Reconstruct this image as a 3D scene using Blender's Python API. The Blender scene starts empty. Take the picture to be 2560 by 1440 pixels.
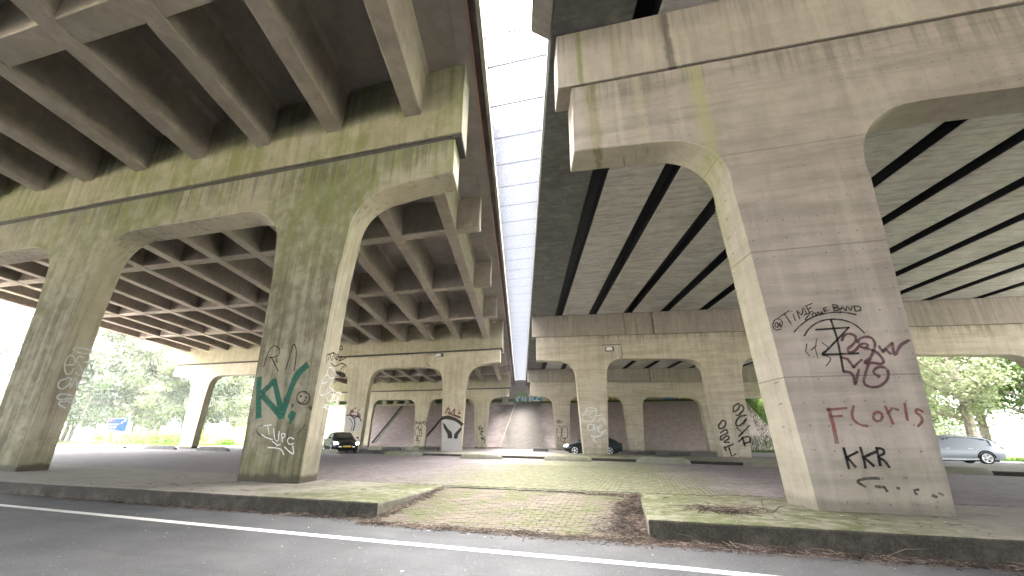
import bpy, bmesh, math, random
from mathutils import Vector, Matrix
sc = bpy.context.scene
COL = sc.collection
R = math.radians

# ------------------------------------------------------------------ camera, world, sun, exposure
cam_d = bpy.data.cameras.new('camera'); cam_d.sensor_width = 36.0; cam_d.lens = 15.2404
cam_d.clip_start = 0.05; cam_d.clip_end = 5000
cam = bpy.data.objects.new('camera', cam_d); COL.objects.link(cam)
cam.matrix_world = Matrix(((0.960624, 0.084148, 0.264802, 0.0),
                           (0.277687, -0.323429, -0.904590, 0.0),
                           (0.009525, 0.942503, -0.334061, 0.92),
                           (0, 0, 0, 1)))
sc.camera = cam
SUN_EL, SUN_AZ = 80.0, -15.0          # azimuth measured from +Y towards +X
w = bpy.data.worlds.new('World'); sc.world = w; w.use_nodes = True
nt = w.node_tree; nt.nodes.clear()
wo = nt.nodes.new('ShaderNodeOutputWorld'); bg = nt.nodes.new('ShaderNodeBackground')
sky = nt.nodes.new('ShaderNodeTexSky'); sky.sky_type = 'NISHITA'; sky.sun_disc = False
sky.sun_elevation = R(SUN_EL); sky.sun_rotation = R(SUN_AZ)
sky.air_density = 1.0; sky.dust_density = 9.0; sky.ozone_density = 1.0
hs = nt.nodes.new('ShaderNodeHueSaturation'); hs.inputs['Saturation'].default_value = 0.18
nt.links.new(sky.outputs[0], hs.inputs['Color']); nt.links.new(hs.outputs[0], bg.inputs[0])
bg.inputs[1].default_value = 0.15
nt.links.new(bg.outputs[0], wo.inputs[0])
sl = bpy.data.lights.new('sun', 'SUN'); sl.energy = 1.5; sl.angle = R(60); sl.color = (1.0, 0.95, 0.88)
so = bpy.data.objects.new('sun', sl); COL.objects.link(so)
so.rotation_euler = (R(90 - SUN_EL), 0, R(-SUN_AZ) + math.pi)
so.rotation_euler = Vector((-math.sin(R(SUN_AZ))*math.cos(R(SUN_EL)), -math.cos(R(SUN_AZ))*math.cos(R(SUN_EL)), -math.sin(R(SUN_EL)))).to_track_quat('-Z', 'Y').to_euler()
vs = sc.view_settings; vs.view_transform = 'Standard'; vs.look = 'None'; vs.gamma = 1.0; vs.use_curve_mapping = False
vs.exposure = 5.75
sc.render.engine = 'CYCLES'
sc.cycles.use_denoising = True
sc.cycles.max_bounces = 10; sc.cycles.diffuse_bounces = 6
sc.cycles.sample_clamp_indirect = 8

random.seed(7)

# ------------------------------------------------------------------ node helper
class NT:
    def __init__(s, name):
        s.m = bpy.data.materials.new(name); s.m.use_nodes = True
        s.t = s.m.node_tree; s.t.nodes.clear()
        s.out = s.n('ShaderNodeOutputMaterial')
    def n(s, t): return s.t.nodes.new(t)
    def set(s, sock, v):
        if hasattr(v, 'links') or hasattr(v, 'is_linked'): s.t.links.new(v, sock)
        elif isinstance(v, (tuple, list)) and len(v) == 3 and sock.type == 'RGBA': sock.default_value = (*v, 1)
        else: sock.default_value = v
    def pos(s): return s.n('ShaderNodeNewGeometry').outputs['Position']
    def nor(s): return s.n('ShaderNodeNewGeometry').outputs['True Normal']
    def obj(s): return s.n('ShaderNodeTexCoord').outputs['Object']
    def sep(s, v):
        x = s.n('ShaderNodeSeparateXYZ'); s.set(x.inputs[0], v); return x.outputs
    def comb(s, x, y, z):
        c = s.n('ShaderNodeCombineXYZ')
        for i, v in enumerate((x, y, z)): s.set(c.inputs[i], v)
        return c.outputs[0]
    def scale(s, v, k):
        a = s.n('ShaderNodeVectorMath'); a.operation = 'MULTIPLY'; s.set(a.inputs[0], v); a.inputs[1].default_value = k
        return a.outputs[0]
    def noise(s, v, sc_, det=4, rough=.55, dist=0):
        a = s.n('ShaderNodeTexNoise'); s.set(a.inputs['Vector'], v); a.inputs['Scale'].default_value = sc_
        a.inputs['Detail'].default_value = det; a.inputs['Roughness'].default_value = rough; a.inputs['Distortion'].default_value = dist
        return a.outputs['Fac']
    def voro(s, v, sc_, feat='F1'):
        a = s.n('ShaderNodeTexVoronoi'); a.feature = feat; s.set(a.inputs['Vector'], v); a.inputs['Scale'].default_value = sc_
        return a.outputs['Distance']
    def math(s, op, a, b=0, c=None, clamp=False):
        x = s.n('ShaderNodeMath'); x.operation = op; x.use_clamp = clamp; s.set(x.inputs[0], a); s.set(x.inputs[1], b)
        if c is not None: s.set(x.inputs[2], c)
        return x.outputs[0]
    def mr(s, v, a, b, c=0., d=1.):
        x = s.n('ShaderNodeMapRange'); x.interpolation_type = 'SMOOTHSTEP'; s.set(x.inputs[0], v)
        for i, q in enumerate((a, b, c, d)): x.inputs[i+1].default_value = q
        return x.outputs[0]
    def mix(s, f, a, b, mode='MIX'):
        x = s.n('ShaderNodeMix'); x.data_type = 'RGBA'; x.blend_type = mode
        s.set(x.inputs[0], f); s.set(x.inputs[6], a); s.set(x.inputs[7], b); return x.outputs[2]
    def bsdf(s, col, rough=.85, bump=None, bstr=.3, bdist=.02, spec=.3, metal=0, coat=0):
        b = s.n('ShaderNodeBsdfPrincipled'); s.set(b.inputs['Base Color'], col); s.set(b.inputs['Roughness'], rough)
        b.inputs['Specular IOR Level'].default_value = spec; b.inputs['Metallic'].default_value = metal; b.inputs['Coat Weight'].default_value = coat
        if bump is not None:
            k = s.n('ShaderNodeBump'); k.inputs['Strength'].default_value = bstr; k.inputs['Distance'].default_value = bdist
            s.set(k.inputs['Height'], bump); s.t.links.new(k.outputs[0], b.inputs['Normal'])
        s.t.links.new(b.outputs[0], s.out.inputs[0]); s.b = b
        return s.m

def simple(name, col, rough=.6, spec=.4, metal=0, coat=0, var=.12, sc_=9):
    q = NT(name); p = q.obj(); n = q.noise(p, sc_, 4)
    f = q.mr(n, .3, .7)
    c = q.mix(f, tuple(v*(1-var) for v in col), tuple(min(1, v*(1+var)) for v in col))
    return q.bsdf(c, rough, n, .1, .005, spec, metal, coat)

def concrete(name, base, base2, algae=0., algae_col=(.13, .15, .045), dirt=.35, bands=0., streak=.5, face_algae=0., lines=(), light_streak=0., pits=.5, seed=0., low_moss=0., grain_dir=None, stripes=(), foot_k=.8, ties=False, lit_clean=0., drips=(), algae_top=None):
    q = NT(name)
    p0 = q.pos(); v = q.n('ShaderNodeVectorMath'); v.operation = 'ADD'; q.set(v.inputs[0], p0); v.inputs[1].default_value = (seed, seed*1.7, 0)
    p = v.outputs[0]
    xyz = q.sep(p0); nx = q.sep(q.nor())
    big = q.noise(p, .45, 5, .6); med = q.noise(p, 2.6, 6, .62, .4); fine = q.noise(p, 26, 5, .65)
    stv = q.scale(p, (5.5, 5.5, .30)); st = q.noise(stv, 1.0, 5, .6)
    stv2 = q.scale(p, (1.6, 1.6, .12)); st2 = q.noise(stv2, 1.0, 4, .6)
    col = q.mix(q.mr(med, .32, .68), base, base2)
    if bands:
        bv = q.scale(p, (.25, .25, 3.2)); bn = q.noise(bv, 1.0, 5, .7, .3)
        col = q.mix(q.math('MULTIPLY', q.mr(bn, .40, .66), bands), col, tuple(c*.55 for c in base), 'MIX')
    if grain_dir:
        gv = q.scale(p, grain_dir); gn = q.noise(gv, 1.0, 5, .65, .5)
        col = q.mix(q.math('MULTIPLY', q.mr(gn, .42, .66), .7), col, tuple(c*.5 for c in base))
    if lit_clean:                                # side and soffit faces painted paler for gap and bounce light, and less weathered
        cm = q.math('MULTIPLY', q.mr(q.math('ABSOLUTE', nx[1]), .5, .8, 1, 0), q.mr(med, .25, .6, lit_clean, lit_clean*.75))
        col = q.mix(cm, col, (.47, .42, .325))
    # grey dirt in blotches and runs
    dm = q.math('MULTIPLY', q.mr(q.math('ADD', q.math('MULTIPLY', st, streak), q.math('MULTIPLY', big, 1-streak)), .45, .66), dirt)
    col = q.mix(dm, col, (0.056, 0.050, 0.040))
    if light_streak:
        lm = q.math('MULTIPLY', q.mr(st2, .56, .66), light_streak)
        col = q.mix(lm, col, (0.363, 0.343, 0.290))
    if algae or face_algae:
        am = q.math('ADD', q.math('MULTIPLY', big, .55), q.math('ADD', q.math('MULTIPLY', st, .35), q.math('MULTIPLY', med, .25)))
        am = q.mr(am, .48, .68)
        amt = algae
        if face_algae:
            fm = q.mr(q.math('MULTIPLY', nx[1], -1.0), .3, .8)
            amt = q.math('ADD', q.math('MULTIPLY', fm, face_algae), algae, clamp=True)
            am = q.math('ADD', q.math('MULTIPLY', am, .65), .35)
        ac = q.mix(q.mr(fine, .35, .65), algae_col, tuple(c*1.7 for c in algae_col))
        if algae_top:
            tm_ = q.mr(q.math('ADD', xyz[2], q.math('MULTIPLY', q.math('SUBTRACT', big, .5), 3.)), 4.2, 7.0)
            ac = q.mix(tm_, ac, q.mix(q.mr(st, .35, .65), algae_top, tuple(c*1.9 for c in algae_top)))
        col = q.mix(q.math('MULTIPLY', am, amt), col, ac)
    if low_moss:
        hm = q.math('ADD', q.math('MULTIPLY', xyz[2], -1), q.math('MULTIPLY', med, 1.6))
        lm = q.mr(hm, -.5, .5, 0, low_moss)
        col = q.mix(lm, col, q.mix(q.mr(st, .4, .62), (0.092, 0.099, 0.030), (0.033, 0.032, 0.017)))
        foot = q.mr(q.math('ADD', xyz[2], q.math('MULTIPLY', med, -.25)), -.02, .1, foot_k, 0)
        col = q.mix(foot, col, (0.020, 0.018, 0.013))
    for z0, x0, x1 in lines:
        d = q.math('ABSOLUTE', q.math('SUBTRACT', xyz[2], q.math('ADD', z0, q.math('MULTIPLY', fine, .012))))
        lm = q.math('MULTIPLY', q.mr(d, .004, .018, .55, 0), q.mr(big, .3, .5, .35, 1))
        col = q.mix(lm, col, (0.059, 0.053, 0.043))
    for x0, wd, cc, k in stripes:
        d = q.math('ABSOLUTE', q.math('SUBTRACT', q.math('ADD', xyz[0], q.math('MULTIPLY', xyz[2], 0.03)), q.math('ADD', x0, q.math('MULTIPLY', q.math('SUBTRACT', med, .5), wd*1.6))))
        sm = q.math('MULTIPLY', q.math('MULTIPLY', q.mr(d, wd*.25, wd, 1, 0), q.mr(st, .3, .62, .35, 1)), k)
        col = q.mix(sm, col, cc)
    for z0, ln, tilt, kd in drips:            # dark runs that start at a joint
        dn = q.noise(q.scale(p, (7.5, 7.5, .06)), 1.0, 3, .6)
        d = q.math('SUBTRACT', q.math('SUBTRACT', z0, q.math('MULTIPLY', xyz[0], tilt)), xyz[2])
        fall = q.mr(q.math('SUBTRACT', d, q.math('MULTIPLY', q.math('SUBTRACT', dn, .5), ln*3.)), 0, ln, 1, 0)
        m_ = q.math('MULTIPLY', q.math('MULTIPLY', fall, q.mr(d, -.03, .0)), q.mr(dn, .46, .60, .1, kd))
        col = q.mix(m_, col, (.045, .042, .032))
    pit = q.voro(p, 9); pm = q.mr(pit, .05, .13, 1, 0)
    col = q.mix(q.math('MULTIPLY', q.math('MULTIPLY', pm, q.mr(big, .5, .62)), pits), col, (0.033, 0.030, 0.023))
    if ties:
        jx = q.math('SUBTRACT', q.math('FRACT', q.math('ADD', q.math('DIVIDE', xyz[0], .27), q.math('MULTIPLY', med, .5))), .5)
        jz = q.math('SUBTRACT', q.math('FRACT', q.math('ADD', q.math('DIVIDE', xyz[2], .36), q.math('MULTIPLY', med, .35))), .5)
        dd = q.math('ADD', q.math('MULTIPLY', jx, q.math('MULTIPLY', jx, .0729)), q.math('MULTIPLY', jz, q.math('MULTIPLY', jz, .1296)))
        tm = q.math('MULTIPLY', q.mr(dd, .00006, .0003, .65, 0), q.mr(big, .46, .54))
        col = q.mix(tm, col, (.06, .05, .045))
    gr = q.noise(p, 75, 3, .7)
    col = q.mix(q.mr(gr, .35, .65, 0, .22), col, tuple(c*.45 for c in base))
    hole = q.mr(q.voro(p, 24), .04, .10, 1, 0); hm_ = q.math('MULTIPLY', hole, q.mr(q.noise(p, 3.1, 3), .5, .62)); col = q.mix(q.math('MULTIPLY', hm_, .6), col, (.04, .036, .03))
    bump = q.math('ADD', q.math('MULTIPLY', fine, .5), q.math('ADD', q.math('MULTIPLY', med, .6), q.math('MULTIPLY', pm, -.4)))
    bump = q.math('SUBTRACT', bump, q.math('MULTIPLY', hm_, .5))
    return q.bsdf(col, .9, bump, .5, .014, .2)

M = {}
M['conc_left_col'] = concrete('concrete_mossy_column', (0.297, 0.267, 0.208), (0.238, 0.211, 0.165), .05, (0.044, 0.044, 0.02), .5, 0, .6, .85, low_moss=.5, light_streak=.12, lit_clean=0.75, algae_top=(.062, .072, .022), drips=((8.46, .8, 0, .48),), seed=3.1)
M['conc_left_cap'] = concrete('concrete_green_cap', (0.251, 0.224, 0.175), (0.198, 0.178, 0.139), .2, (0.055, 0.062, 0.02), .35, 0, .75, .66, light_streak=.3, lit_clean=0.35, seed=11)
M['conc_left_beam'] = concrete('concrete_green_crossbeam', (0.264, 0.234, 0.185), (0.218, 0.191, 0.152), .2, (0.078, 0.09, 0.018), .22, 0, .8, .55, light_streak=.35, drips=((10.9, 1.2, 0, .35),), seed=19)
M['conc_left_far'] = concrete('concrete_left_far_pier', (0.45, 0.405, 0.315), (0.39, 0.35, 0.27), .12, (0.112, 0.109, 0.046), .28, 0, .6, .18, low_moss=.2, light_streak=.2, lit_clean=0.40, seed=14)  # less algae, and lightened in colour for the brighter light at the far piers
M['conc_left_beam_far'] = concrete('concrete_left_far_crossbeam', (0.356, 0.320, 0.244), (0.304, 0.271, 0.205), .2, (0.132, 0.135, 0.046), .2, 0, .7, .2, light_streak=.3, seed=16)  # far crossbeams carry the stronger light there in a paler colour
M['conc_deck'] = concrete('concrete_rib_soffit', (0.297, 0.261, 0.215), (0.244, 0.211, 0.172), .06, (0.132, 0.125, 0.066), .22, 0, .2, 0, pits=.25, seed=5)
M['conc_slab'] = concrete('concrete_deck_slab', (0.238, 0.208, 0.185), (0.191, 0.168, 0.149), 0, dirt=.25, streak=0, pits=.2, seed=8)
M['conc_right'] = concrete('concrete_pale_pier', (0.282, 0.248, 0.218), (0.236, 0.208, 0.184), .0, (0.092, 0.092, 0.046), .22, .7, .5, 0, lines=((4.2, 0, 0), (6.33, 0, 0), (1.95, 0, 0)), foot_k=.3, light_streak=.25, low_moss=.18, lit_clean=0.60, drips=((8.82, .7, .0267, .36),), seed=27, ties=True,
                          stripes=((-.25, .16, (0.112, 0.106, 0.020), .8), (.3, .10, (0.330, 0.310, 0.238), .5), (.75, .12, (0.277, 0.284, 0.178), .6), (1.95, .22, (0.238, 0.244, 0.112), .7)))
M['conc_right_far'] = concrete('concrete_pale_pier_far', (0.43, 0.385, 0.315), (0.37, 0.33, 0.27), .04, (0.099, 0.099, 0.053), .25, .6, .6, 0, lines=((4.2, 0, 0), (2.05, 0, 0)), foot_k=.4, light_streak=.3, low_moss=.25, lit_clean=0.50, drips=((8.6, .6, .0267, .4),), seed=33)  # paler than the near pier, extra far light put into the colour
M['conc_right_beam'] = concrete('concrete_pale_crossbeam', (0.277, 0.247, 0.215), (0.238, 0.211, 0.182), .0, (0.112, 0.119, 0.033), .22, .15, .8, 0, light_streak=.3, drips=((10.5, .8, .0267, .33),), seed=41,
                          stripes=((-.45, .10, (0.106, 0.119, 0.020), .85), (.35, .12, (0.158, 0.145, 0.086), .6), (1.55, .13, (0.066, 0.059, 0.046), .85), (1.7, .08, (0.343, 0.330, 0.251), .5)))
M['conc_beam'] = concrete('concrete_box_beam', (0.44, 0.41, 0.39), (0.37, 0.345, 0.33), 0, dirt=.22, streak=.1, pits=.3, seed=51, grain_dir=(.9, 5.0, 2.))
M['conc_edge'] = concrete('concrete_stained_edge_beam', (0.132, 0.132, 0.122), (0.092, 0.092, 0.086), 0, dirt=.4, streak=.3, light_streak=.15, seed=57, grain_dir=(.8, 7.0, 3.))
M['conc_far'] = concrete('concrete_abutment', (0.290, 0.271, 0.218), (0.238, 0.221, 0.178), .2, (0.119, 0.132, 0.046), .25, seed=61)
M['conc_slabtop'] = concrete('concrete_plinth', (0.152, 0.142, 0.119), (0.112, 0.106, 0.089), .25, (0.086, 0.099, 0.026), .35, streak=0, seed=71)
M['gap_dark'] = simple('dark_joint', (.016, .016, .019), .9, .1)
M['bearing'] = simple('dark_bearing_strip', (.045, .042, .036), .8, .2)
M['copper'] = simple('copper_pipe', (0.330, 0.145, 0.086), .4, .5, .6)
M['rust_dark'] = simple('dark_drip_band', (0.050, 0.033, 0.028), .9, .1, var=.35, sc_=3)
M['steel'] = simple('galvanised_steel', (.50, .51, .53), .5, .4, .2)
M['grating'] = simple('weathered_grating', (.118, .124, .142), .8, .1)
M['grating_frame'] = simple('dark_grating_frame', (.07, .073, .085), .8, .1)
M['black'] = simple('black_paint', (.012, .012, .014), .8, .2)
def spray(name, col, wear=.3, var=.25, soft=.35):
    q = NT(name); p = q.pos(); n = q.noise(p, 7, 5, .65); f = q.noise(p, 55, 4, .7); st = q.noise(q.scale(p, (9, 9, 1.2)), 1, 4)
    c = q.mix(q.mr(n, .3, .7), tuple(v*(1-var) for v in col), tuple(v*(1+var) for v in col))
    at = q.n('ShaderNodeAttribute'); at.attribute_name = 'edge'; e = at.outputs['Fac']
    al = q.mr(q.math('ADD', e, q.math('MULTIPLY', q.math('SUBTRACT', f, .5), .55)), 1-soft, 1.02, 1, 0)
    wr = q.mr(q.math('ADD', q.math('MULTIPLY', n, .6), q.math('MULTIPLY', f, .4)), .42, .64, 1, 1-wear)
    b = q.n('ShaderNodeBsdfDiffuse'); q.set(b.inputs[0], c); t = q.n('ShaderNodeBsdfTransparent'); m = q.n('ShaderNodeMixShader')
    q.set(m.inputs[0], q.math('MULTIPLY', al, wr)); q.t.links.new(t.outputs[0], m.inputs[1]); q.t.links.new(b.outputs[0], m.inputs[2]); q.t.links.new(m.outputs[0], q.out.inputs[0])
    return q.m
M['white'] = spray('white_spray_paint', (.50, .50, .49), .18)
M['maroon'] = spray('maroon_spray_paint', (.09, .045, .053), .55)
M['red'] = spray('red_spray_paint', (.165, .065, .055), .65)
M['black'] = spray('black_spray_paint', (.02, .019, .019), .35)
M['green'] = spray('green_spray_paint', (.024, .095, .068), .45)
M['grey'] = spray('faded_black_spray_paint', (.05, .047, .042), .75)
M['pale'] = spray('pale_roller_paint', (.36, .355, .35), .35, .15, .1)
M['charcoal'] = spray('charcoal_spray_paint', (.035, .032, .03), .2, .2, .2)
for nm_, c_ in (('moss', (.16, .25, .12)), ('teal', (.04, .2, .3)), ('lime', (.25, .26, .07)), ('blue', (.07, .17, .4)), ('orange', (.5, .3, .17)), ('yellow', (.45, .33, .06))): M[nm_] = spray(nm_+'_wall_paint', c_, .3, .25, .1)
M['sign_white'] = simple('sign_white', (.13, .13, .13), .9, .05)
M['white_plain'] = simple('white_coat', (.5, .5, .49), .7, .2)
# ------------------------------------------------------------------ mesh helpers
ident = lambda x, y, z: (x, y, z)
class MB:
    def __init__(s): s.v = []; s.f = []; s.mi = []
    def add(s, vs, fs, mi=0):
        o = len(s.v); s.v += [tuple(q) for q in vs]; s.f += [tuple(o+i for i in f) for f in fs]; s.mi += [mi]*len(fs); return s
    def box(s, x0, x1, y0, y1, z0, z1, T=ident, mi=0):
        vs = [T(x, y, z) for x in (x0, x1) for y in (y0, y1) for z in (z0, z1)]
        return s.add(vs, [(0, 1, 3, 2), (4, 6, 7, 5), (0, 4, 5, 1), (2, 3, 7, 6), (0, 2, 6, 4), (1, 5, 7, 3)], mi)
    def prism(s, poly, y0, y1, T=ident, mi=0):      # poly: (x, z) counter-clockwise seen from -Y, extruded along y
        n = len(poly); vs = [T(x, y0, z) for x, z in poly] + [T(x, y1, z) for x, z in poly]
        fs = [tuple(range(n)), tuple(range(2*n-1, n-1, -1))] + [(i, i+n, (i+1) % n+n, (i+1) % n) for i in range(n)]
        return s.add(vs, fs, mi)
    def slab(s, poly, z0, z1, mi=0):                # poly: (x, y) counter-clockwise from above
        n = len(poly); vs = [(x, y, z1) for x, y in poly] + [(x, y, z0) for x, y in poly]
        fs = [tuple(range(n)), tuple(range(2*n-1, n-1, -1))] + [(i, i+n, (i+1) % n+n, (i+1) % n)[::-1] for i in range(n)]
        fs = fs[:2] + [(i, i+n, (i+1) % n+n, (i+1) % n) for i in range(n)]
        return s.add(vs, fs, mi)
    def tube(s, pts, r, n=6, mi=0):
        pts = [Vector(p) for p in pts]; rs = r if isinstance(r, (list, tuple)) else [r]*len(pts); vs = []
        for i, p in enumerate(pts):
            d = (pts[min(i+1, len(pts)-1)] - pts[max(i-1, 0)]).normalized()
            a = d.cross(Vector((0, 0, 1)) if abs(d.z) < .9 else Vector((1, 0, 0))).normalized(); b = d.cross(a)
            vs += [tuple(p + a*rs[i]*math.cos(2*math.pi*k/n) + b*rs[i]*math.sin(2*math.pi*k/n)) for k in range(n)]
        fs = []
        for i in range(len(pts)-1):
            fs += [(i*n+k, i*n+(k+1) % n, (i+1)*n+(k+1) % n, (i+1)*n+k) for k in range(n)]
        fs += [tuple(range(n-1, -1, -1)), tuple((len(pts)-1)*n+k for k in range(n))]
        return s.add(vs, fs, mi)
    def build(s, name, mat, parent=None, bevel=0, smooth=False, origin=None, nobevel=None):
        me = bpy.data.meshes.new(name)
        o0 = Vector((0, 0, 0))
        if parent is not None: o0 = parent['_o'] if '_o' in parent else Vector((0, 0, 0)); o0 = Vector(o0)
        elif origin is not None: o0 = Vector(origin)
        me.from_pydata([(x-o0.x, y-o0.y, z-o0.z) for x, y, z in s.v], [], s.f)
        for mm in (mat if isinstance(mat, (list, tuple)) else [mat]): me.materials.append(mm)
        if isinstance(mat, (list, tuple)): me.polygons.foreach_set('material_index', s.mi)
        me.update()
        bm = bmesh.new(); bm.from_mesh(me); bmesh.ops.recalc_face_normals(bm, faces=bm.faces); bm.to_mesh(me); bm.free()
        if smooth:
            me.polygons.foreach_set('use_smooth', [True]*len(me.polygons))
            try: me.set_sharp_from_angle(angle=R(40))
            except Exception: pass
        ob = bpy.data.objects.new(name, me); COL.objects.link(ob)
        if parent is not None: ob.parent = parent
        elif origin is not None: ob.location = o0
        if nobevel is not None:
            me.polygons.foreach_set('use_smooth', [True]*len(me.polygons)); me.set_sharp_from_angle(angle=R(38))
            bm = bmesh.new(); bm.from_mesh(me); bm.normal_update()
            ly = bm.edges.layers.float.get('bevel_weight_edge') or bm.edges.layers.float.new('bevel_weight_edge')
            for e in bm.edges:
                a_, b_ = e.verts; A = a_.co+o0; B = b_.co+o0
                if len(e.link_faces) == 2 and e.calc_face_angle(0) > R(50) and not (nobevel(A) and nobevel(B)): e[ly] = 1.0
            bm.to_mesh(me); bm.free()
            b = ob.modifiers.new('bevel', 'BEVEL'); b.width = bevel; b.segments = 2; b.limit_method = 'WEIGHT'
        elif bevel:
            b = ob.modifiers.new('bevel', 'BEVEL'); b.width = bevel; b.segments = 2; b.limit_method = 'ANGLE'; b.angle_limit = R(50)
        return ob
ROOTS = []
def thing(name, label, cat, loc, group=None, rz=0):
    o = bpy.data.objects.new(name, None); COL.objects.link(o); o.location = loc; o.rotation_euler = (0, 0, rz)
    o.empty_display_size = .3
    o['label'] = label; o['category'] = cat; o['_o'] = tuple(loc)
    if group: o['group'] = group
    ROOTS.append(o); return o
def tag(o, label, cat, group=None):
    o['label'] = label; o['category'] = cat
    if group: o['group'] = group
    return o
def struct(o): o['kind'] = 'structure'; return o
def stuff(o): o['kind'] = 'stuff'; return o
class Sub:                                   # lets a part act as parent: same local frame as its thing
    pass
def build_under(mb, name, mat, part, **k):   # sub-part: parent is a part of a thing, shares the thing's frame
    root = part.parent; o0 = root['_o']; part['_o'] = o0
    ob = mb.build(name, mat, part, **k); return ob

# ------------------------------------------------------------------ bridge frames (skewed decks, slight fall)
TT = -0.26764; G = -0.00766
YL = (8.7135, 34.836, 60.841); YR = (8.1415, 32.560, 57.163)
def ML(x, y, z): return (x + TT*(y-8.7135), y, z + G*(y-8.7135) + .0022*(x+4.16))
def MR(x, y, z): return (x + TT*(y-8.1415), y, z + G*(y-8.1415) - .0267*(x+.967))
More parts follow.
